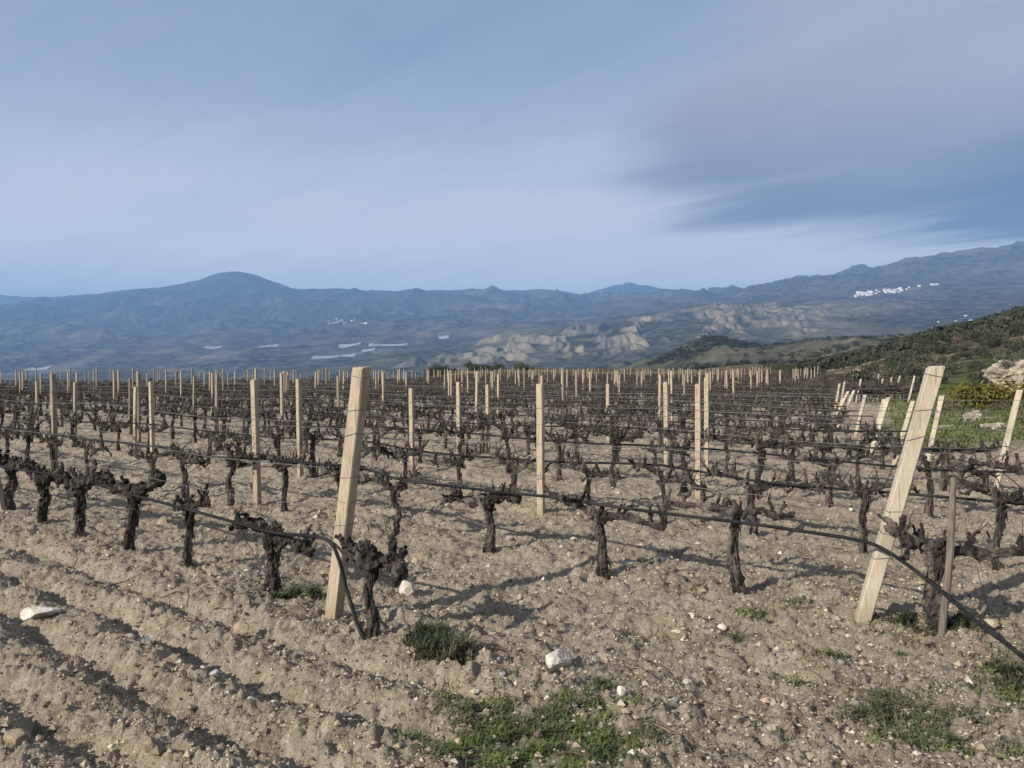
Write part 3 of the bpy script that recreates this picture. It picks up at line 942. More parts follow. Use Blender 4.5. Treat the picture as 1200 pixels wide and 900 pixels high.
def vine_geo(seed, H=.52, armL=(.45, .45), rise=(.03, .03), lean=(0, 0), trunk_r=.036, fat=1.0, spurs=(5, 5), lo=False):
    """returns trunk MB, two arm MBs, per-arm lists of spur MBs"""
    r = np.random.default_rng(seed)
    top = np.array([lean[0], lean[1], H])
    P = [np.array([0, 0, -.08]), np.array([0, 0, .02])]
    for f in (.3, .55, .8): P.append(top * f + np.array([*((r.random(2) - .5) * .045), 0]))
    P.append(top)
    nn = 8 if lo else 46
    path = smooth_path(P, nn)
    s = np.linspace(0, 1, nn)
    R = trunk_r * (1.25 - .55 * s + .55 * np.clip((s - .72) / .28, 0, 1) ** 1.5 + .25 * np.exp(-(s / .1) ** 2)) * (1 + .12 * np.sin(s * 9 + seed))
    tk = MB(); tk.add(*tube(path, R, 5 if lo else 15, .2 if lo else .5, seed))
    if not lo:   # knobs on the head and strips of peeling bark
        for q in range(11):
            c = top + np.array([r.uniform(-.07, .07), r.uniform(-.04, .04), r.uniform(-.09, .06)])
            V, Fc = ICO1
            rr = trunk_r * r.uniform(.4, .85)
            tk.add(c + V * rr * (.65 + .7 * r.random((len(V), 1))), Fc)
        for q in range(26):
            zz = r.uniform(.05, H * .95); a = r.uniform(0, 6.28)
            i = min(int(zz / H * (nn - 1)), nn - 2)
            c = path[i]; rr = R[i] * 1.02
            d = np.array([math.cos(a), math.sin(a), 0])
            L = r.uniform(.05, .14)
            pts = np.array([c + d * rr + np.array([0, 0, L * .5]), c + d * (rr + .006), c + d * (rr + r.uniform(.006, .022)) - np.array([0, 0, L * .5])])
            tk.add(*tube(pts, [.0035, .005, .002], 4, .3, int(r.integers(1e6))))
    arms = []; sps = []
    for side in (0, 1):
        sg = -1 if side == 0 else 1
        L = armL[side]
        am = MB(); sp = []
        if L > 0:
            pts = [top + np.array([0, 0, -.03]), top + np.array([sg * L * .22, r.uniform(-.03, .03), -.02 + rise[side] * .5])]
            for f in (.5, .78, 1.0):
                pts.append(top + np.array([sg * L * f, r.uniform(-.045, .045), rise[side] * f + r.uniform(-.035, .03)]))
            na = 7 if lo else 34
            ap = smooth_path(pts, na); sa = np.linspace(0, 1, na)
            ra = .029 * fat * (1.15 - .4 * sa) * (1 + .30 * np.sin(sa * 17 + seed * 1.3 + side) * (sa > .1))
            am.add(*tube(ap, ra, 4 if lo else 12, .25 if lo else .55, seed + side + 1))
            if not lo:
                for q in range(int(16 * L / .4)):
                    i = int(r.integers(2, na)); c = ap[i] + wob(r, .022 * fat)
                    am.add(c + ICO_V * .020 * fat * r.uniform(.5, 1.15) * (.5 + r.random((12, 1))), ICO_F)
            for q in range(spurs[side]):
                f = (q + .55 + r.uniform(-.25, .25)) / spurs[side]
                i = min(int(f * (na - 1)), na - 1)
                base = ap[i]
                d = np.array([sg * r.uniform(-.35, .55), r.uniform(-.55, .55), r.uniform(.55, 1.1)])
                if r.random() < .16: d[2] = -.3
                if lo:
                    sm = MB()
                    ln_ = r.uniform(.05, .13)
                    dn = d / np.linalg.norm(d)
                    sm.add(*tube([base, base + dn * ln_ * .6, base + dn * ln_ + wob(r, .02)], [.022, .019, .024], 4, 0, 1))
                    if r.random() < .7:
                        d2 = dn + wob(r, .6); d2[2] = abs(d2[2])
                        b2 = base + dn * ln_
                        sm.add(*tube([b2, b2 + d2 * .05, b2 + d2 * .10], [.010, .008, .006], 3, 0, 1))
                    sp.append(sm)
                else:
                    sm = MB()
                    V, Fc = ICO1
                    rr = .024 * fat * r.uniform(.7, 1.15)
                    sm.add(base + np.array([0, 0, .012]) + V * rr * (.6 + .75 * r.random((len(V), 1))), Fc)
                    for g in spur_geo(r, base, d, r.uniform(.05, .13), .016 * fat * r.uniform(.8, 1.2)): sm.add(*g)
                    if r.random() < .5:
                        d2 = d + wob(r, .5)
                        for g in spur_geo(r, base, d2, r.uniform(.04, .08), .012 * fat): sm.add(*g)
                    sp.append(sm)
        arms.append(am); sps.append(sp)
    return tk, arms, sps


def join(dst, src):
    V, fs = src.arrays()
    t = [f for f in fs if f.shape[1] == 3]; q = [f for f in fs if f.shape[1] == 4]
    dst.add(V, t[0] if t else None, q[0] if q else None)
    return dst


GV = 'grapevines planted in rows across the field'
vine_xy = []


def near_vine(X, Y, label, seed, **kw):
    """a close vine, modelled on its own: trunk, two cordon arms, each spur"""
    e = empty('grapevine', (X, Y, float(land(X, Y)[0])), ROWANG + kw.pop('turn', 0.0))
    tag(e, label, 'vine', GV)
    tk, arms, sps = vine_geo(seed, **kw)
    link('trunk', tk.mesh('trunk', M_BARK), e)
    for am, sp in zip(arms, sps):
        if not am.n: continue
        a = link('cordon_arm', am.mesh('cordon_arm', M_BARK), e)
        for s in sp: link('spur', s.mesh('spur', M_BARK), a)
    vine_xy.append((X, Y))
    return e


NEAR = [  # pixel of the foot, label, settings: local -X is away to the left
    (435, 748, 'gnarled vine with a thick clubbed head right beside the leaning front end post', dict(H=.50, armL=(.20, .30), rise=(.02, -.02), fat=1.5, trunk_r=.030, spurs=(3, 5))),
    (319, 692, 'bare vine left of the leaning front end post with a long left arm', dict(H=.46, armL=(.42, .40), rise=(.03, -.08), fat=1.35, trunk_r=.043, spurs=(5, 5))),
    (220, 669, 'slim upright bare vine, second from the leaning end post in the front row', dict(H=.55, armL=(.20, .24), rise=(-.02, .0), fat=1.0, trunk_r=.030, spurs=(3, 3), lean=(.02, 0))),
    (151, 650, 'bare vine with two raised club-like arms in the front row at the left', dict(H=.50, armL=(.42, .38), rise=(.12, .14), fat=1.6, trunk_r=.040, spurs=(4, 4), lean=(.04, .02))),
    (93, 631, 'stout vine with a raised dark right knob in the front row far left', dict(H=.50, armL=(.38, .35), rise=(.02, .10), fat=1.7, trunk_r=.043, spurs=(5, 4), lean=(.05, 0))),
    (50, 613, 'stout vine with a bushy dark head near the left edge, front row', dict(H=.50, armL=(.40, .40), rise=(.04, .02), fat=1.6, trunk_r=.043, spurs=(5, 5))),
    (12, 601, 'bare vine at the very left edge behind the cut post in the front row', dict(H=.52, armL=(.40, .40), rise=(.06, .02), fat=1.5, trunk_r=.045, spurs=(5, 5))),
    (1100, 748, 'big forked bare vine with wide spreading arms beside the grey stake at the right', dict(H=.46, armL=(.26, .55), rise=(.14, .08), fat=1.1, trunk_r=.046, spurs=(5, 4), lean=(-.02, .02))),
    (866, 701, 'bare shaggy vine with a tall forked head left of the right end post', dict(H=.60, armL=(.52, .40), rise=(.02, .0), fat=.8, trunk_r=.036, spurs=(5, 4), lean=(-.03, 0))),
    (708, 682, 'bare vine with long low arms in the middle of the second row', dict(H=.50, armL=(.45, .55), rise=(.06, -.03), fat=.85, trunk_r=.036, spurs=(4, 6), lean=(-.05, 0))),
    (573, 650, 'bare vine with a thick left arm low over the soil, left of the middle post', dict(H=.46, armL=(.55, .35), rise=(-.05, .06), fat=1.25, trunk_r=.037, spurs=(6, 4), lean=(-.02, 0))),
]
for i, (x_, y_, lab, kw) in enumerate(NEAR):
    X, Y = px(x_, y_)
    near_vine(X, Y, lab, 100 + i * 7, turn=(-.1, .05, 0, .1, -.05, .0, .1, .25, 0, 0, 0)[i], **kw)

VAR = []
vr = random.Random(11)
for v in range(12):
    tk, arms, sps = vine_geo(400 + v * 13, H=vr.uniform(.46, .58), armL=(vr.uniform(.34, .52), vr.uniform(.34, .52)), rise=(vr.uniform(-.06, .14), vr.uniform(-.06, .14)),
                             lean=(vr.uniform(-.05, .05), vr.uniform(-.03, .03)), trunk_r=vr.uniform(.022, .030), fat=vr.uniform(.72, 1.0), spurs=(vr.randint(5, 7), vr.randint(5, 7)))
    parts = [tk.mesh('trunk', M_BARK)]
    for am, sp in zip(arms, sps):
        for s in sp: join(am, s)
        rc = np.random.default_rng(v * 7 + len(parts))
        for q in range(13):
            b_ = am.v[0][int(rc.integers(60, len(am.v[0]) - 2))]
            d_ = np.array([rc.uniform(-.7, .7), rc.uniform(-.5, .5), rc.uniform(-.2, .9)]); d_ /= np.linalg.norm(d_)
            L_ = rc.uniform(.08, .30)
            am.add(*tube([b_, b_ + d_ * L_ * .5 + wob(rc, .03), b_ + d_ * L_ + wob(rc, .04)], [.0045, .0038, .003], 4, 0, 1))
        parts.append(am.mesh('cordon_arm', M_BARK))
    VAR.append(parts)
LOV = []
for v in range(8):
    tk, arms, sps = vine_geo(800 + v * 13, H=vr.uniform(.46, .58), armL=(vr.uniform(.38, .52), vr.uniform(.38, .52)), rise=(vr.uniform(-.05, .14), vr.uniform(-.05, .14)),
                             lean=(vr.uniform(-.05, .05), 0), trunk_r=.025, fat=.95, spurs=(6, 6), lo=True)
    m = MB(); join(m, tk)
    for am, sp in zip(arms, sps):
        join(m, am)
        for s in sp: join(m, s)
    V, fs = m.arrays()
    LOV.append((V, [f for f in fs if f.shape[1] == 3][0], [f for f in fs if f.shape[1] == 4][0]))

LOV2 = []
for v in range(6):
    r_ = np.random.default_rng(50 + v); m = MB()
    top = np.array([r_.uniform(-.04, .04), 0, r_.uniform(.47, .57)])
    m.add(*tube([(0, 0, -.05), top * .5 + wob(r_, .03), top], [.04, .03, .045], 4, .2, v))
    for sg in (-1, 1):
        L = r_.uniform(.38, .52)
        P_ = np.array([top, top + np.array([sg * L * .5, 0, r_.uniform(-.04, .06)]), top + np.array([sg * L, 0, r_.uniform(-.05, .14)])])
        m.add(*tube(smooth_path(P_, 5), [.042, .03, .04, .028, .036], 3, .2, v))
        for q in range(5):
            b_ = P_[0] + (P_[2] - P_[0]) * (q + r_.random()) / 5
            d_ = np.array([r_.uniform(-.5, .5), r_.uniform(-.5, .5), 1.0]) * r_.uniform(.07, .16)
            m.add([b_ + (-.026, 0, 0), b_ + (.02, .02, 0), b_ + (.02, -.02, 0), b_ + d_], [(0, 1, 3), (1, 2, 3), (2, 0, 3)])
    V, fs = m.arrays()
    LOV2.append((V, [f for f in fs if f.shape[1] == 3][0], [f for f in fs if f.shape[1] == 4][0]))

spots = []
START = {0: None, 1: None, 2: nt_of(*px(972, 641))[1]}
for k, n in enumerate(ROWS):
    tr = right_t(k) - .5
    if k == 0: t = nt_of(*px(12, 601))[1] - 1.05
    elif k == 1: t = nt_of(*px(573, 650))[1] - 1.08
    elif k == 2: t = START[2] + 1.12 * 2
    else: t = tr - vr.uniform(0, .6)
    while t > -95:
        X, Y = n * B + t * A + np.array([vr.uniform(-.06, .06), vr.uniform(-.06, .06)])
        if Y > 0 and abs(X / Y) < .74 and in_field(X, Y) and vr.random() > .035:
            spots.append((Y, X, k, t))
        t -= vr.uniform(.88, 1.0)
for q in range(110):     # the second block beyond the slanting end posts
    Y = 34 + 2.1 * vr.randrange(9) + vr.uniform(-.2, .2); X = Y * vr.uniform(.44, .52)
    spots.append((Y, X, 99, 0))
spots.sort()
inv = [s for s in spots if abs(s[1] / s[0]) < .69]
solo = set(inv[:285])
ORD = ['front', 'second', 'third', 'fourth', 'fifth', 'sixth', 'seventh', 'eighth', 'ninth', 'tenth', 'eleventh', 'twelfth', 'thirteenth', 'fourteenth', 'fifteenth', 'sixteenth']
NTH = ['rightmost', 'second', 'third', 'fourth', 'fifth', 'sixth', 'seventh', 'eighth', 'ninth', 'tenth', 'eleventh', 'twelfth', 'thirteenth', 'fourteenth', 'fifteenth', 'sixteenth',
       'seventeenth', 'eighteenth', 'nineteenth', 'twentieth']
byrow = {}
for s in sorted(solo, key=lambda q: (q[2], -q[3])): byrow.setdefault(s[2], []).append(s)
vcount = 0
for k, L in byrow.items():
    for j, (Y, X, k_, t) in enumerate(L):
        if k == 0: lab = f'bare vine in the front row, {NTH[j + 1]} one left of the cut post at the picture edge'
        elif k == 1: lab = f'bare vine of the second row, {"first" if j == 0 else NTH[min(j, 19)]} one left of the leaning front end post'
        elif k < 8 and j < 20:
            lab = f'bare pruned vine of the {ORD[k]} row, {"rightmost one in view" if j == 0 else NTH[j] + " from the right end in view"}'
        else:
            lab = f'bare pruned vine of the {ORD[min(k, 15)]} row from the front {side_of(X, Y)}'
        e = empty('grapevine', (X, Y, float(land(X, Y)[0])), ROWANG + vr.uniform(-.15, .15) + (math.pi if vr.random() < .5 else 0))
        sc = vr.uniform(.92, 1.12) * (1.1 if k >= 3 else 1)
        e.scale = (sc * vr.uniform(.95, 1.1), sc, sc)
        tag(e, lab, 'vine', GV)
        v = vr.randrange(12)
        for nm, me in zip(('trunk', 'cordon_arm', 'cordon_arm'), VAR[v]): link(nm, me, e)
        vine_xy.append((X, Y))
rest = [s for s in spots if s not in solo]
mb = MB()
if rest:
    RX = np.array([s[1] for s in rest]); RY = np.array([s[0] for s in rest]); RZ = land(RX, RY)
    for i in range(len(rest)):
        V, T, Q = LOV[vr.randrange(8)] if RY[i] < 38 else LOV2[vr.randrange(6)]
        a = ROWANG + vr.uniform(-.15, .15) + (math.pi if vr.random() < .5 else 0); s = vr.uniform(1.0, 1.28)
        c, sn = math.cos(a) * s, math.sin(a) * s
        mb.add(np.stack([V[:, 0] * c - V[:, 1] * sn + RX[i], V[:, 0] * sn + V[:, 1] * c + RY[i], V[:, 2] * s + RZ[i]], -1), T, Q)
    fv = link('far_grapevines', mb.mesh('far_grapevines', M_BARKFAR))
    tag(fv, 'dark mass of bare pruned vines filling the far rows of the vineyard', 'vines', kind='stuff')
print('VINES', len(solo), len(rest), 'POSTS', len(post_xy))

# ------------------------------------------------------------------ drip hoses and trellis wires, one per row
GH = 'drip hoses strung along the vine rows'
GW = 'trellis wires strung along the vine rows'


def row_pts(k, z0, sag, step, t0, t1, seed, jit=.0):
    r = random.Random(seed)
    n = ROWS[k]; pts = []
    t = t0
    while t > t1:
        X, Y = n * B + t * A
        f = abs(((t0 - t) / 4.6) % 1 - .5) * 2
        pts.append((X + r.uniform(-jit, jit), Y + r.uniform(-jit, jit), float(land(X, Y)[0]) + z0 - sag * (1 - f * f) + r.uniform(-jit, jit)))
        t -= step
    return pts


def px3(xp, yp, D):
    return ((xp - 600) / F * D, D, CAMZ - (yp - HY) / F * D)


def hose(pts, lab, rad=.0125, n=None):
    P = smooth_path(pts, n or len(pts) * 4)
    o = link('drip_hose', MB().add(*tube(P, rad, 8)).mesh('drip_hose', M_HOSE, True))
    return tag(o, lab, 'hose', GH)


# front row: traced depth by depth along its vines, then over the end post and down to the soil
h0 = row_pts(0, .53, .03, .7, nt_of(*px(12, 601))[1] - .3, -40, 3, .01)[::-1]
e0 = px(425, 750)
h0 += [px3(60, 556, 8.0), px3(105, 566, 7.3), px3(152, 579, 6.75), px3(220, 597, 6.15), px3(275, 612, 5.8), px3(320, 624, 5.55), px3(362, 628, 5.2), px3(385, 634, 4.98),
       px3(397, 655, 4.9), px3(406, 690, 4.86), px3(420, 735, 4.75), (e0[0] + .02, e0[1], gz1(*e0) + .0), (e0[0] + .05, e0[1] - .03, gz1(*e0) - .06)]
hose(h0, 'black drip hose of the front row, dropping to the soil at the leaning post')
h1 = row_pts(1, .60, .03, .7, nt_of(*px(573, 650))[1] - 1.7, -40, 4, .01)[::-1]
h1 += [px3(470, 562, 7.0), px3(573, 575, 6.7), px3(650, 583, 6.2), px3(708, 592, 5.85), px3(790, 603, 5.6), px3(866, 612, 5.42), px3(950, 624, 5.2), px3(1005, 633, 4.88),
       px3(1038, 645, 4.76), px3(1090, 682, 4.6), px3(1150, 733, 4.3), px3(1205, 775, 4.0), px3(1260, 838, 3.6), (2.35, 3.2, .02), (2.3, 3.0, -.04)]
hose(h1, 'black drip hose of the second row, slanting down past the right end post', .0125)
for k in range(2, 20):
    pts = row_pts(k, .60, .05, 1.1, right_t(k) - .1, -80, 20 + k, .012)
    pts = [p for p in pts if p[1] > 0 and abs(p[0] / p[1]) < .9 and in_field(p[0], p[1])]
    if len(pts) > 3: hose(pts, f'black drip hose along the {ORD[k] if k < 16 else "far sixteenth or later"} row of vines' + (' from the front' if k < 16 else ''), .0125, len(pts) * 2)
for k in range(0, 9):
    for z, nm in ((1.28, 'top'), (.98, 'upper'), (.72, 'lower')):
        if k > 5 and nm != 'upper': continue
        pts = row_pts(k, z, .015, 1.5, right_t(k), -60, 60 + k, .006)
        pts = [p for p in pts if p[1] > 0 and abs(p[0] / p[1]) < .9 and in_field(p[0], p[1])]
        o = link('trellis_wire', MB().add(*tube(smooth_path(pts, len(pts) * 2), .0026, 4)).mesh('trellis_wire', M_WIRE, True))
        tag(o, f'thin {nm} trellis wire along the {ORD[k]} row of vines from the front', 'wire', GW)


def guy(a, b, lab):
    P = smooth_path([a, np.array(a) * .5 + np.array(b) * .5 - np.array([0, 0, .01]), b], 12)
    o = link('guy_wire', MB().add(*tube(P, .0022, 5)).mesh('guy_wire', M_WIRE))
    tag(o, lab, 'wire', 'guy wires of the end posts')


g1 = px(478, 742); guy(px3(433, 525, 4.9), (g1[0], g1[1], gz1(*g1) - .05), 'thin guy wire running down from the leaning front end post beside the clubbed vine')
g2 = px(1162, 722); guy(px3(1119, 560, 5.0), (g2[0], g2[1], gz1(*g2) - .05), 'thin guy wire running down to the right beside the grey stake')
# grey stake tied to the forked vine
s0 = px(1098, 752); s1 = px3(1117, 560, s0[1] + .02)
P = smooth_path([(s0[0], s0[1] - .02, -.1), (s0[0] * .5 + s1[0] * .5 + .01, s0[1] - .02, .5), s1], 16)
o = link('wooden_stake', MB().add(*tube(P, np.linspace(.024, .017, 16), 8, .18, 3)).mesh('wooden_stake', M_STAKE))
tag(o, 'rough grey wooden stake standing against the forked vine at the right', 'stake')

# ------------------------------------------------------------------ stones
def stone_mesh(seed, dims, mat, sub=2, sharp=.5):
    r = np.random.default_rng(seed)
    V, Fc = {1: ICO1, 2: ICO2, 3: ICO3}[sub]
    V = V.copy()
    # chop with random planes for broken faces
    for q in range(9):
        d = r.normal(size=3); d /= np.linalg.norm(d); c = r.uniform(.55, .9)
        s = V @ d; m = s > c
        V[m] -= np.outer(s[m] - c, d)
    V = V * (1 + .07 * (r.random((len(V), 1)) - .5)) * np.asarray(dims) / 2
    return mesh_from('stone', V, Fc, mat)


STONES = [
    (653, 784, .21, .15, .12, M_STONE, 'largest white rough stone block lying in the foreground centre'),
    (476, 696, .20, .11, .10, M_STONE, 'white angular stone right behind the clubbed vine'),
    (46, 720, .26, .20, .09, M_STONE, 'flat pale slab lying on a furrow at the lower left'),
    (172, 754, .07, .07, .07, M_STONEGREY, 'bluish grey pointed stone in the furrow at the lower left'),
    (152, 747, .06, .04, .03, M_STONE, 'small white stone left of the bluish grey pointed stone'),
    (252, 794, .06, .05, .04, M_STONEGREY, 'pale grey stone sitting in the lower left furrow, lowest of its line'),
    (295, 823, .05, .05, .04, M_STONE, 'white chip on the furrow crest at the bottom left of centre'),
    (91, 886, .09, .07, .05, M_STONETAN, 'tan rounded stone at the bottom left'),
    (125, 779, .04, .03, .03, M_STONEGREY, 'pale small chip in the lower left furrow slope'),
    (670, 662, .12, .08, .06, M_STONETAN, 'yellowish rounded stone left of the middle of the second row'),
    (733, 665, .19, .12, .04, M_STONEGREY, 'flat grey slate lying right of the trunk in the second row'),
    (597, 635, .11, .06, .09, M_STONEGREY, 'grey slate standing on edge just right of the vine with the thick left arm'),
    (776, 663, .10, .06, .03, M_STONE, 'flat pale stone beyond the grey slate'),
    (832, 624, .06, .05, .05, M_STONE, 'bright white small stone beside the shaggy forked vine'),
    (942, 706, .11, .07, .06, M_STONEGREY, 'grey stone with a dark side between the shaggy vine and the right end post'),
    (811, 730, .07, .06, .05, M_STONETAN, 'tan round stone in the open soil left of the shaggy vine foot'),
    (846, 745, .06, .05, .04, M_STONE, 'pale stone with weeds beside it below the shaggy vine'),
    (806, 800, .08, .06, .05, M_STONE, 'white stone at the lower right of the white block'),
    (728, 830, .05, .04, .06, M_STONE, 'upright white chip in the grass in the foreground'),
    (728, 868, .04, .03, .03, M_STONE, 'white chip below the upright chip near the bottom edge'),
    (610, 702, .06, .04, .06, M_STONETAN, 'small tan stone in the shadow of the clubbed vine'),
    (792, 745, .06, .03, .02, M_STONE, 'flat white chip left of the weedy pale stone'),
    (948, 893, .07, .05, .04, M_STONETAN, 'pale stone at the bottom edge right of centre'),
    (1158, 738, .16, .12, .07, M_STONETAN, 'big tan stone under the hanging hose at the right'),
    (538, 868, .05, .04, .03, M_STONETAN, 'tan pebble left of the grass patch'),
    (530, 822, .04, .03, .04, M_STONETAN, 'tan upright pebble left above the grass patch'),
    (690, 862, .06, .03, .03, M_STONE, 'thin white chip lying in the right part of the grass patch'),
    (905, 868, .05, .04, .03, M_STONETAN, 'tan chip near the bottom right of centre'),
    (88, 766, .12, .10, .09, M_CLOD, 'dark soil clod on the furrow at the lower left'),
    (20, 872, .12, .10, .08, M_CLOD, 'dark soil clod in the lower left corner'),
    (145, 674, .10, .07, .06, M_CLOD, 'dark soil clod lying before the front row at the left'),
    (283, 737, .12, .09, .08, M_CLOD, 'lumpy clod on the furrow crest left of the leaning end post'),
    (174, 882, .09, .07, .06, M_CLOD, 'brown clod at the bottom left beside the tan stone'),
]
for i, (x_, y_, a, b_, c_, m_, lab) in enumerate(STONES):
    X, Y = px(x_, y_)
    o = link('stone', stone_mesh(900 + i, (a, b_, c_ * 1.15), m_, 3), None, (X, Y, gz1(X, Y) + c_ * .2))
    o.rotation_euler = (random.uniform(-.25, .25), random.uniform(-.25, .25), random.uniform(0, 6.28))
    if 'on edge' in lab: o.rotation_euler = (.9, .5, .3)
    tag(o, lab, 'stone', 'stones lying on the soil')
# smaller scattered stones, each an object
SM = [stone_mesh(970 + v, (1, .8, .6), (M_STONE, M_STONETAN, M_STONEGREY, M_STONETAN, M_STONE, M_STONEGREY)[v], 2) for v in range(6)]
NAMES = ['white', 'tan', 'grey', 'tan', 'white', 'grey']
sr = random.Random(3)
for i in range(150):
    D = math.exp(sr.uniform(math.log(3.2), math.log(12))); X = sr.uniform(-.68, .68) * D
    v = sr.randrange(6); s = sr.uniform(.022, .05) * (1 + (D > 6) * .5)
    o = link('stone', SM[v], None, (X, D, gz1(X, D) + s * .12)); o.scale = (s, s, s)
    o.rotation_euler = (sr.uniform(-.4, .4), sr.uniform(-.4, .4), sr.uniform(0, 6.28))
    where = 'in the foreground furrows at the left' if D < 5 and X < -.8 else ('in the foreground headland' if D < 5 else 'between the vine rows')
    tag(o, f'small {NAMES[v]} stone lying loose {where}', 'stone', 'stones lying on the soil')
# gravel: joined
r = np.random.default_rng(12)
NG = 34000
D = np.exp(r.uniform(math.log(2.6), math.log(11), NG)); X = r.uniform(-.76, .76, NG) * D
s =   .0035 + .008 * r.random(NG) ** 4 + .0010 * D * r.random(NG)
s = np.where(r.random(NG) < .04, s + r.uniform(.006, .019, NG), s)
Z = ground_z(X, D)
OCT = np.array([(1, 0, 0), (-1, 0, 0), (0, 1, 0), (0, -1, 0), (0, 0, 1), (0, 0, -.8)], float)
OF = np.array([(0, 2, 4), (2, 1, 4), (1, 3, 4), (3, 0, 4), (2, 0, 5), (1, 2, 5), (3, 1, 5), (0, 3, 5)])
an = r.uniform(0, 6.28, NG)
V = OCT[None] * (.6 + .8 * r.random((NG, 6, 1))) * s[:, None, None]
V = np.stack([V[..., 0] * np.cos(an)[:, None] - V[..., 1] * np.sin(an)[:, None], V[..., 0] * np.sin(an)[:, None] + V[..., 1] * np.cos(an)[:, None], V[..., 2] * .75], -1)
V += np.stack([X, D, Z + s * .25], -1)[:, None, :]
gv = link('gravel', mesh_from('gravel', V.reshape(-1, 3), (OF[None] + (np.arange(NG) * 6)[:, None, None]).reshape(-1, 3), M_GRAVEL))
tag(gv, 'pale gravel scattered over the tilled soil', 'gravel', kind='stuff')


# ------------------------------------------------------------------ grass, weeds, dry stalks
def blades(X, Y, Z, L, r, wid=.004, spread=.6):
    n = len(X)
    a = r.uniform(0, 6.28, n); sp = spread * r.random(n)
    d = np.stack([np.cos(a) * sp, np.sin(a) * sp, np.ones(n)], -1); d /= np.linalg.norm(d, axis=1)[:, None]
    w = np.stack([-np.sin(a), np.cos(a), np.zeros(n)], -1) * (wid * r.uniform(.6, 1.4, n))[:, None]
    p0 = np.stack([X, Y, Z - .006], -1)
    p1 = p0 + d * (L * .55)[:, None]
    dr = np.stack([np.cos(a) * .35, np.sin(a) * .35, -.12 * np.ones(n)], -1)
    p2 = p0 + d * L[:, None] + dr * (L * spread)[:, None]
    V = np.stack([p0 - w, p0 + w, p1 + w * .8, p1 - w * .8, p2], 1)
    b = (np.arange(n) * 5)[:, None]
    return V.reshape(-1, 3), (b + np.array([[2, 4, 3]])[None, 0]).reshape(-1, 3), (b + np.array([0, 1, 2, 3])[None]).reshape(-1, 4)


r = np.random.default_rng(33)
PATCH = [(600, 868, 105, 40, 6200), (690, 874, 75, 28, 3200), (560, 830, 40, 24, 1100), (650, 840, 60, 22, 1200), (1050, 832, 60, 26, 1700), (1085, 868, 55, 24, 1300), (1180, 800, 40, 28, 1700), (1085, 840, 80, 30, 700),
         (1085, 745, 55, 12, 900), (352, 692, 26, 14, 800), (970, 772, 24, 8, 250), (705, 806, 14, 8, 200), (925, 800, 40, 9, 260), (1130, 850, 60, 25, 500), (750, 750, 40, 14, 160),
         (475, 850, 25, 16, 240), (1180, 885, 30, 14, 300), (985, 690, 60, 14, 350), (770, 660, 90, 12, 300), (880, 735, 40, 16, 160), (1110, 655, 25, 8, 120), (757, 752, 14, 6, 160), (1052, 770, 9, 4, 90), (885, 732, 12, 5, 150), (935, 718, 12, 5, 140), (860, 752, 10, 4, 110), (670, 606, 30, 5, 240), (700, 835, 14, 6, 200)]
g = MB()
for (cx, cy, rx, ry, n) in PATCH:
    q = r.normal(size=(n, 2)) * .55
    xp = cx + q[:, 0] * rx; yp = np.maximum(cy + q[:, 1] * ry, 560)
    DD = CAMZ * F / (yp - HY); XX_ = (xp - 600) / F * DD
    keep = pn(XX_ * 7, DD * 7, 3) + .5 * pn(XX_ * 19, DD * 19, 8) > -.12
    XX_, DD = XX_[keep], DD[keep]
    g.add(*blades(XX_, DD, ground_z(XX_, DD), r.uniform(.012, .055, len(DD)), r, .0042, 1.5))
# sparse single blades on the headland
n = 2600
DD = np.exp(r.uniform(math.log(3), math.log(9), n)); XX_ = r.uniform(-.2, .72, n) * DD
keep = pn(XX_ * 1.7, DD * 1.7, 5) > .22
XX_, DD = XX_[keep], DD[keep]
g.add(*blades(XX_, DD, ground_z(XX_, DD), r.uniform(.02, .06, len(DD)), r, .004, 1.0))
# grass strip right of the rows
n = 26000
DD = np.exp(r.uniform(math.log(15), math.log(43), n)); XX_ = DD * r.uniform(.36, .74, n)
keep = (XX_ / DD > .485 + .03 * pn(DD * .5, XX_ * .5, 2)) & (DD > 15) & (fbm(XX_ * .45, DD * .45, 3, 6) > -.35)
XX_, DD = XX_[keep], DD[keep]
g.add(*blades(XX_, DD, ground_z(XX_, DD, False), r.uniform(.06, .20, len(DD)) * (.6 + .02 * DD), r, .016, .9))
go = link('grass', g.mesh('grass', M_GRASS))
tag(go, 'short green grass and weeds on the headland and beside the rows', 'grass', kind='stuff')
# dry twigs and stalks
n = 5200
DD = np.exp(r.uniform(math.log(2.8), math.log(14), n)); XX_ = r.uniform(-.7, .7, n) * DD
keep = (pn(XX_ * 1.3, DD * 1.3, 15) > .05)
XX_, DD = XX_[keep], DD[keep]
mt = MB(); mt.add(*blades(XX_, DD, ground_z(XX_, DD) + .006, r.uniform(.03, .12, len(DD)), r, .0022, 4.0))
for i in range(420):       # prunings left lying under the rows
    k_ = int(r.integers(0, 6)); n_ = ROWS[k_] + r.normal() * .35; t_ = r.uniform(-14, 3)
    X_, Y_ = n_ * B + t_ * A
    if Y_ < 3 or abs(X_ / Y_) > .75: continue
    a_ = r.uniform(0, 6.28); L_ = r.uniform(.10, .38)
    xs_ = X_ + np.cos(a_) * L_ * np.array([0, .35, .7, 1]) + r.normal(size=4) * .012; ys_ = Y_ + np.sin(a_) * L_ * np.array([0, .35, .7, 1]) + r.normal(size=4) * .012
    mt.add(*tube(np.stack([xs_, ys_, ground_z(xs_, ys_) + .008 + r.uniform(0, .02, 4)], -1), [.005, .0045, .004, .003], 4, 0, 1))
dt = link('dry_stalks', mt.mesh('dry_stalks', M_DRY))
tag(dt, 'dry twigs and straw scattered over the soil', 'straw', kind='stuff')


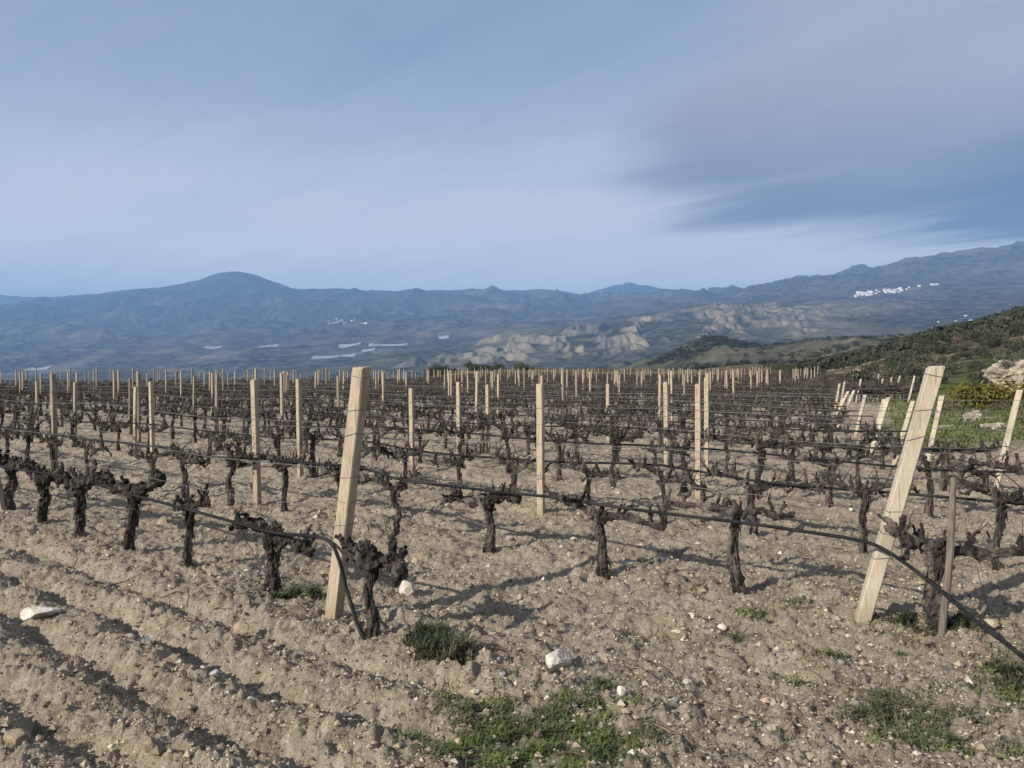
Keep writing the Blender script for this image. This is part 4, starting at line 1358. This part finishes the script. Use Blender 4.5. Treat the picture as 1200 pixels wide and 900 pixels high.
def weed(xp, yp, size, n, lab, mat=M_WEED):
    X, Y = px(xp, yp)
    q = np.clip(r.normal(size=(n, 2)), -1.7, 1.7) * size * .38
    b = MB()
    lo_ = r.normal(size=(5, 2)) * size * .55; q = q * .55 + lo_[r.integers(0, 5, n)]
    hx, hy = q[:, 0], q[:, 1]
    base = ground_z(hx + X, hy + Y) - gz1(X, Y)
    hx, hy = hx * .9, hy * .9
    b.add(*blades(hx, hy, base, r.uniform(.2, .75, n) ** 1.3 * size * np.exp(-.6 * (hx ** 2 + hy ** 2) / size ** 2), r, .0045, .9))
    o = link('weed', b.mesh('weed', mat), None, (X, Y, gz1(X, Y)))
    tag(o, lab, 'weed', 'weeds growing on the soil')


for a in [(520, 768, .27, 2000, 'dense dark green weed bush right below the clubbed vine'),
          (352, 700, .16, 900, 'dark green weed clump at the foot of the vine left of the leaning end post'),
          (705, 808, .08, 420, 'small green weed right of the white stone block'),
          (1180, 795, .14, 900, 'bright green weed clump at the right picture edge'),
          (1070, 742, .14, 800, 'weed growing at the foot of the grey stake'),
          (1120, 748, .14, 800, 'weed right of the foot of the forked vine'),
          (1025, 835, .13, 600, 'green weed clump in the lower right headland'),
          (272, 548, .30, 900, 'green weed between the rows left of the weathered post')]:
    weed(*a)

# ------------------------------------------------------------------ shrubs and rocks on the right, hillside growth
def crown(seed, n, size=1.0, leaf=.09, flat=.75, lobes=6):
    r = np.random.default_rng(seed)
    C = r.normal(size=(lobes, 3)) * np.array([.30, .30, .20]); R = r.uniform(.24, .42, lobes)
    C[:, 2] = np.abs(C[:, 2]) + .32
    i = r.integers(0, lobes, n)
    d = r.normal(size=(n, 3)); d /= np.linalg.norm(d, axis=1)[:, None]
    rad = R[i] * (r.random(n) ** .35) * (1 + .2 * r.normal(size=n))
    P = C[i] + d * rad[:, None]
    P[:, 2] = np.maximum(P[:, 2] * flat, .03)
    nrm = d + r.normal(size=(n, 3)) * .7; nrm /= np.linalg.norm(nrm, axis=1)[:, None]
    t = np.cross(nrm, r.normal(size=(n, 3))); t /= np.linalg.norm(t, axis=1)[:, None]
    bt = np.cross(nrm, t)
    s = leaf * r.uniform(.5, 1.3, n)[:, None]
    V = np.stack([P - t * s, P + bt * s * .5, P + t * s, P - bt * s * .5], 1) * size
    return V.reshape(-1, 3), np.arange(n * 4).reshape(-1, 4)


def stem_mb(seed, lobes=4):
    r = np.random.default_rng(seed); m = MB()
    for q in range(lobes):
        e = np.array([r.uniform(-.32, .32), r.uniform(-.32, .32), r.uniform(.35, .6)])
        m.add(*tube(smooth_path([(0, 0, -.08), e * .4 + wob(r, .05), e], 6), np.linspace(.045, .012, 6), 5, .2, seed + q))
    return m


CRV = {}
for nm, mat, n, leaf, fl in (('a', M_SHRUB, 700, .06, .8), ('b', M_SHRUB, 700, .055, .95), ('c', M_OLIVE, 700, .055, .9), ('d', M_DRYBUSH, 620, .045, .8), ('e', M_SHRUB, 700, .06, .62)):
    V, Q = crown(hash(nm) % 1 + ord(nm) * 3, n, 1, leaf, fl)
    CRV[nm] = (mesh_from('foliage', V, Q, mat), stem_mb(ord(nm)).mesh('stem', M_TRUNK, True))


def shrub(X, Y, s, kind, lab, group='shrubs growing on the right hillside', name='shrub', dz=-.03):
    e = empty(name, (X, Y, float(land(X, Y)[0]) + dz), random.uniform(0, 6.28))
    e.scale = (s, s, s * random.uniform(.85, 1.15))
    f, st = CRV[kind]
    link('foliage', f, e); link('stem', st, e)
    tag(e, lab, 'shrub', group)
    return e


# broom bush in front of the rock, denser and its own mesh
Vb, Qb = crown(5, 2600, 1, .05, .8, 8)
e = empty('broom_bush', (17.0, 27.5, float(land(17.0, 27.5)[0]) - .05)); e.scale = (1.75, 1.5, 1.5)
link('foliage', mesh_from('foliage', Vb, Qb, M_BROOM), e); link('stem', stem_mb(6).mesh('stem', M_TRUNK, True), e)
tag(e, 'yellow green broom bush in front of the pale rock outcrop at the right', 'bush')
for (X, Y, s, kd, lab) in [(15.0, 27.0, .95, 'd', 'grey leafless bush left of the yellow broom'), (16.0, 25.6, .6, 'd', 'low grey bush below the yellow broom'),
                           (19.4, 28.5, 1.1, 'a', 'dark bush right of the yellow broom at the picture edge'), (15.0, 36, 1.0, 'd', 'grey bush at the far end of the slanting posts'),
                           (13.6, 20.6, .5, 'd', 'low dry bush in the grass near the right edge'), (15.8, 23.4, .8, 'd', 'brown dry bush at the right edge under the bank')]:
    shrub(X, Y, s, kd, lab, 'bushes in the grass right of the rows')


def rock_mesh(seed, dims, sub=3):
    r = np.random.default_rng(seed)
    V, Fc = icosub(4)
    V = V.copy()
    for q in range(14):
        d = r.normal(size=3); d /= np.linalg.norm(d); c = r.uniform(.6, .92)
        s = V @ d; m = s > c
        V[m] -= np.outer(s[m] - c, d) * .9
    nz = fbm(V[:, 0] * 2.2 + V[:, 2] * 1.3 + seed, V[:, 1] * 2.2 + V[:, 2] * 2.9, 5, seed, .6)
    V = V * (1 + .24 * nz)[:, None] * np.asarray(dims) / 2
    return mesh_from('rock', V, Fc, M_ROCK, False)


for (X, Y, dims, rz, lab, nm) in [
        (30.4, 46.5, (4.6, 3.4, 2.8), .2, 'large pitted limestone outcrop at the right with shrubs on it', 'rock_outcrop'),
        (34.2, 48.5, (4.6, 3.4, 2.6), .7, 'limestone outcrop at the right edge behind the larger outcrop', 'rock_outcrop'),
        (26.6, 39.5, (4.6, 2.2, 1.3), .15, 'low sandy rock bank at the right edge below the outcrop', 'rock_outcrop'),
        (12.9, 21.6, (.62, .42, .46), .3, 'grey boulder in the grass left of the far right end post', 'boulder'),
        (12.1, 19.4, (.9, .45, .26), .1, 'flat pale boulder in the grass beside the far right end post', 'boulder'),
        (11.3, 20.0, (.8, .35, .15), .1, 'thin flat boulder in the grass behind the right end post', 'boulder')]:
    o = link(nm, rock_mesh(int(X * 7), dims), None, (X, Y, float(land(X, Y)[0]) + dims[2] * .2)); o.rotation_euler = (0, 0, rz)
    tag(o, lab, 'rock', 'rocks on the right hillside')

hr = random.Random(23)
cnt = 0; tries = 0; placed = []
while cnt < 285 and tries < 9000:
    tries += 1
    D = math.exp(hr.uniform(math.log(48), math.log(300)))
    xp = hr.uniform(900, 1235)
    X = (xp - 600) / F * D
    dens = float(fbm(np.array([X / 26]), np.array([D / 26]), 3, 5)[0])
    if dens < -.2 - .3 * (D > 110): continue
    if math.hypot(X - 31, D - 47) < 4.5: continue
    if xp < 1000 and D < 95: continue
    s = hr.uniform(1.3, 2.6) * (1.15 if D > 120 else .85) * (.8 if xp < 1000 else 1)
    if any((X - a) ** 2 + (D - b) ** 2 < (.45 * (s + c)) ** 2 for a, b, c in placed): continue
    placed.append((X, D, s))
    kd = hr.choices('abcde', (4, 4, 2, 1.6, 3))[0]
    where = 'just beyond the rows at the right' if D < 85 else ('halfway up the right hillside' if D < 150 else 'high on the right hillside')
    kn = {'a': 'dark green', 'b': 'dark rounded', 'c': 'grey green', 'd': 'dry brown', 'e': 'low dark'}[kd]
    shrub(X, D, s, kd, f'{kn} shrub {where}', name='shrub')
    cnt += 1
for (X, Y) in ((29.6, 46.2), (31.4, 46.6), (33.4, 47.4)):
    shrub(X, Y, 1.1, 'd', 'dry grey shrub growing out of the limestone outcrop', dz=1.1)
# bushes on the low crest behind the middle of the field
for i in range(22):
    X = hr.uniform(-15, 4); D = hr.uniform(128, 150)
    shrub(X, D, hr.uniform(1.2, 2.4), hr.choice('abe'), 'dark bush on the low crest behind the farthest rows', 'bushes on the crest behind the field')
# far scrub: one mass
mb = MB(); r = np.random.default_rng(8)
n = 5200
D = np.exp(r.uniform(math.log(110), math.log(1250), n)); xp = r.uniform(560, 1240, n); X = (xp - 600) / F * D
dn = fbm(X / (30 + D * .06), D / (30 + D * .06), 3, 14)
keep = (dn > -.1) & ~((xp < 940) & (D < 330)) & ~(xp < 770)
X, D = X[keep], D[keep]
qa = r.uniform(0, 6.28, 420); qr = 75 * np.sqrt(r.random(420))          # the conical hill is covered too
X = np.concatenate([X, pc[0] + np.cos(qa) * qr]); D = np.concatenate([D, pc[1] - np.abs(np.sin(qa)) * qr])
Z = land(X, D)
base = [crown(60 + q, 46, 1, .20, .8, 4) for q in range(6)]
for i in range(len(X)):
    V, Q = base[i % 6]
    s = r.uniform(1.2, 2.6) * (1 + D[i] / 900)
    a = r.uniform(0, 6.28); c, sn = math.cos(a) * s, math.sin(a) * s
    mb.add(np.stack([V[:, 0] * c - V[:, 1] * sn + X[i], V[:, 0] * sn + V[:, 1] * c + D[i], V[:, 2] * s + Z[i] - .1], -1), None, Q)
fs_ = link('far_scrub', mb.mesh('far_scrub', M_SHRUB))
tag(fs_, 'dark scrub covering the hills behind the vineyard at the right', 'scrub', kind='stuff')


# ------------------------------------------------------------------ village, farmhouses, greenhouses far away
def on_land(xp, yp, dmin=2000, dmax=9300):
    """first distance beyond dmin at which the land fills this direction"""
    Ds = np.exp(np.linspace(math.log(dmin), math.log(dmax), 500)); u = (xp - 600) / F
    e = HY - (sample_T(TZ, u * Ds, Ds) - CAMZ) / Ds * F
    i = np.argmax(e <= yp)
    D = Ds[i] if e[i] <= yp else dmax
    return u * D, D


def house_mesh(w, d, h, seed):
    r = random.Random(seed); m = MB()
    b = np.array([(x, y, z) for z in (-4, h) for x, y in ((-w / 2, -d / 2), (w / 2, -d / 2), (w / 2, d / 2), (-w / 2, d / 2))])
    rd = np.array([(-w / 2, 0, h + d * .18), (w / 2, 0, h + d * .18)])
    m.add(np.concatenate([b, rd]), [(7, 4, 8), (5, 6, 9)], [(0, 1, 5, 4), (1, 2, 6, 5), (2, 3, 7, 6), (3, 0, 4, 7)])
    wl = m.mesh('wall', M_WHITEWALL)
    m = MB(); o = .5
    rf = np.array([(-w / 2 - o, -d / 2 - o, h - .1), (w / 2 + o, -d / 2 - o, h - .1), (w / 2 + o, 0, h + d * .18 + .25), (-w / 2 - o, 0, h + d * .18 + .25), (w / 2 + o, d / 2 + o, h - .1), (-w / 2 - o, d / 2 + o, h - .1)])
    m.add(rf, None, [(0, 1, 2, 3), (3, 2, 4, 5)])
    return wl, m.mesh('roof', M_WHITEWALL if seed % 3 else M_ROOF)


HV = [house_mesh(*q, i) for i, q in enumerate([(16, 11, 7), (22, 12, 8), (13, 10, 6), (28, 12, 9), (18, 14, 10)])]


def white_house(xp, yp, lab, grp, sc=1.0, dmin=4600):
    X, D = on_land(xp, yp, dmin)
    e = empty('white_house', (X, D, float(land(X, D)[0])), random.uniform(-.5, .5)); e.scale = (sc, sc, sc)
    w, rf = HV[random.randrange(5)]
    link('wall', w, e); link('roof', rf, e)
    tag(e, lab, 'house', grp)


for i in range(62):
    f = hr.random()
    xp = 997 + 70 * f; yp = 347 - 8.0 * f + hr.uniform(-3.0, 2.6)
    if 1030 < xp < 1036 or 1064 < xp < 1074 and hr.random() < .6: continue
    white_house(xp, yp, 'white house of the village on the right mountainside', 'white houses of the mountain village', hr.uniform(.5, 1.0))
for (xp, yp) in [(1095, 337), (1098, 336), (1092, 338), (1077, 336)]:
    white_house(xp, yp, 'white house just right of the mountain village', 'white houses right of the mountain village', .8)
for i in range(5):
    white_house(hr.uniform(1085, 1190), hr.uniform(352, 388), 'small white farmhouse scattered low on the right mountainside', 'white farmhouses below the village', .42, 2700)
for i in range(12):
    white_house(hr.uniform(380, 450), hr.uniform(374, 380), 'white house of the hamlet on the ridge slope left of centre', 'white houses of the distant hamlet', .7)


def greenhouse(xp, yp, wpx, dep, lab, rz=0.0):
    X, D = on_land(xp, yp)
    w = wpx * .75 / F * D
    dep *= .7
    bays = max(3, int(w / 26))
    xs = np.linspace(-w / 2, w / 2, bays * 2 + 1)
    ym = np.array([-dep / 2, -dep / 6, dep / 6, dep / 2])
    c, s = math.cos(rz), math.sin(rz)
    gx, gy = np.meshgrid(xs, ym)
    wx, wy = X + gx * c - gy * s, D + gx * s + gy * c
    z = land(wx.ravel(), wy.ravel()).reshape(wx.shape)
    zb = z - 3
    zt = z + 5 + 2.5 * (np.arange(len(xs)) % 2)[None, :]
    V = np.concatenate([np.stack([wx - X, wy - D, zt], -1).reshape(-1, 3), np.stack([wx - X, wy - D, zb], -1).reshape(-1, 3)])
    nx = len(xs); Q = [tuple(q) for q in grid_faces(4, nx)]; o = 4 * nx
    for i in range(nx - 1):
        Q += [(o + i, o + i + 1, i + 1, i), (3 * nx + i, 3 * nx + i + 1, o + 3 * nx + i + 1, o + 3 * nx + i)]
    for j in range(3):
        Q += [(j * nx, (j + 1) * nx, o + (j + 1) * nx, o + j * nx), (j * nx + nx - 1, o + j * nx + nx - 1, o + (j + 1) * nx + nx - 1, (j + 1) * nx + nx - 1)]
    V[:, 2] -= float(z.mean())
    ob = link('greenhouse', mesh_from('greenhouse', V, np.array(Q), M_PLASTIC), None, (X, D, float(z.mean())))
    tag(ob, lab, 'greenhouse', 'white plastic greenhouses on the valley floor')


for a in [(46, 433, 36, 90, 'long white greenhouse low in the valley at the far left'), (315, 406, 30, 80, 'white greenhouse on the valley side above the cliff at the left'),
          (382, 419, 42, 90, 'long white greenhouse left of the leaning front end post, lowest in the valley'), (410, 406, 34, 80, 'white greenhouse behind the top of the leaning front end post'),
          (455, 405, 60, 70, 'longest white greenhouse right of the leaning front end post top'), (408, 417, 24, 80, 'short white greenhouse just left of the leaning post top'),
          (520, 396, 16, 60, 'short pale greenhouse upslope toward the centre'), (250, 408, 26, 60, 'pale greenhouse left of the one above the cliff'),
          (390, 379, 30, 60, 'pale greenhouse high on the slope under the ridge'), (432, 411, 20, 60, 'pale greenhouse between the long ones behind the post top')]:
    greenhouse(*a, rz=.06)

# ------------------------------------------------------------------ air
zmin = float(min(TSHOW.min(), gZ.min())) - 1.0; zmax = float(TSHOW.max()) + 25
hx = 39000.0
V = np.array([(x, y, z) for z in (zmin, zmax) for x, y in ((-hx, -200), (hx, -200), (hx, 21000), (-hx, 21000))])
m = bpy.data.materials.new('haze'); m.use_nodes = True
nt = m.node_tree; nt.nodes.clear()
o_ = nt.nodes.new('ShaderNodeOutputMaterial'); pv = nt.nodes.new('ShaderNodeVolumePrincipled')
pv.inputs['Color'].default_value = (0.32, 0.56, 0.99, 1)
pv.inputs['Density'].default_value = 1.0e-4
pv.inputs['Anisotropy'].default_value = 0.0
nt.links.new(pv.outputs[0], o_.inputs['Volume'])
hz = link('haze', mesh_from('haze', V, np.array([(0, 3, 2, 1), (4, 5, 6, 7), (0, 1, 5, 4), (1, 2, 6, 5), (2, 3, 7, 6), (3, 0, 4, 7)]), m))
tag(hz, 'pale blue haze over the valley and hills', 'haze', kind='stuff')
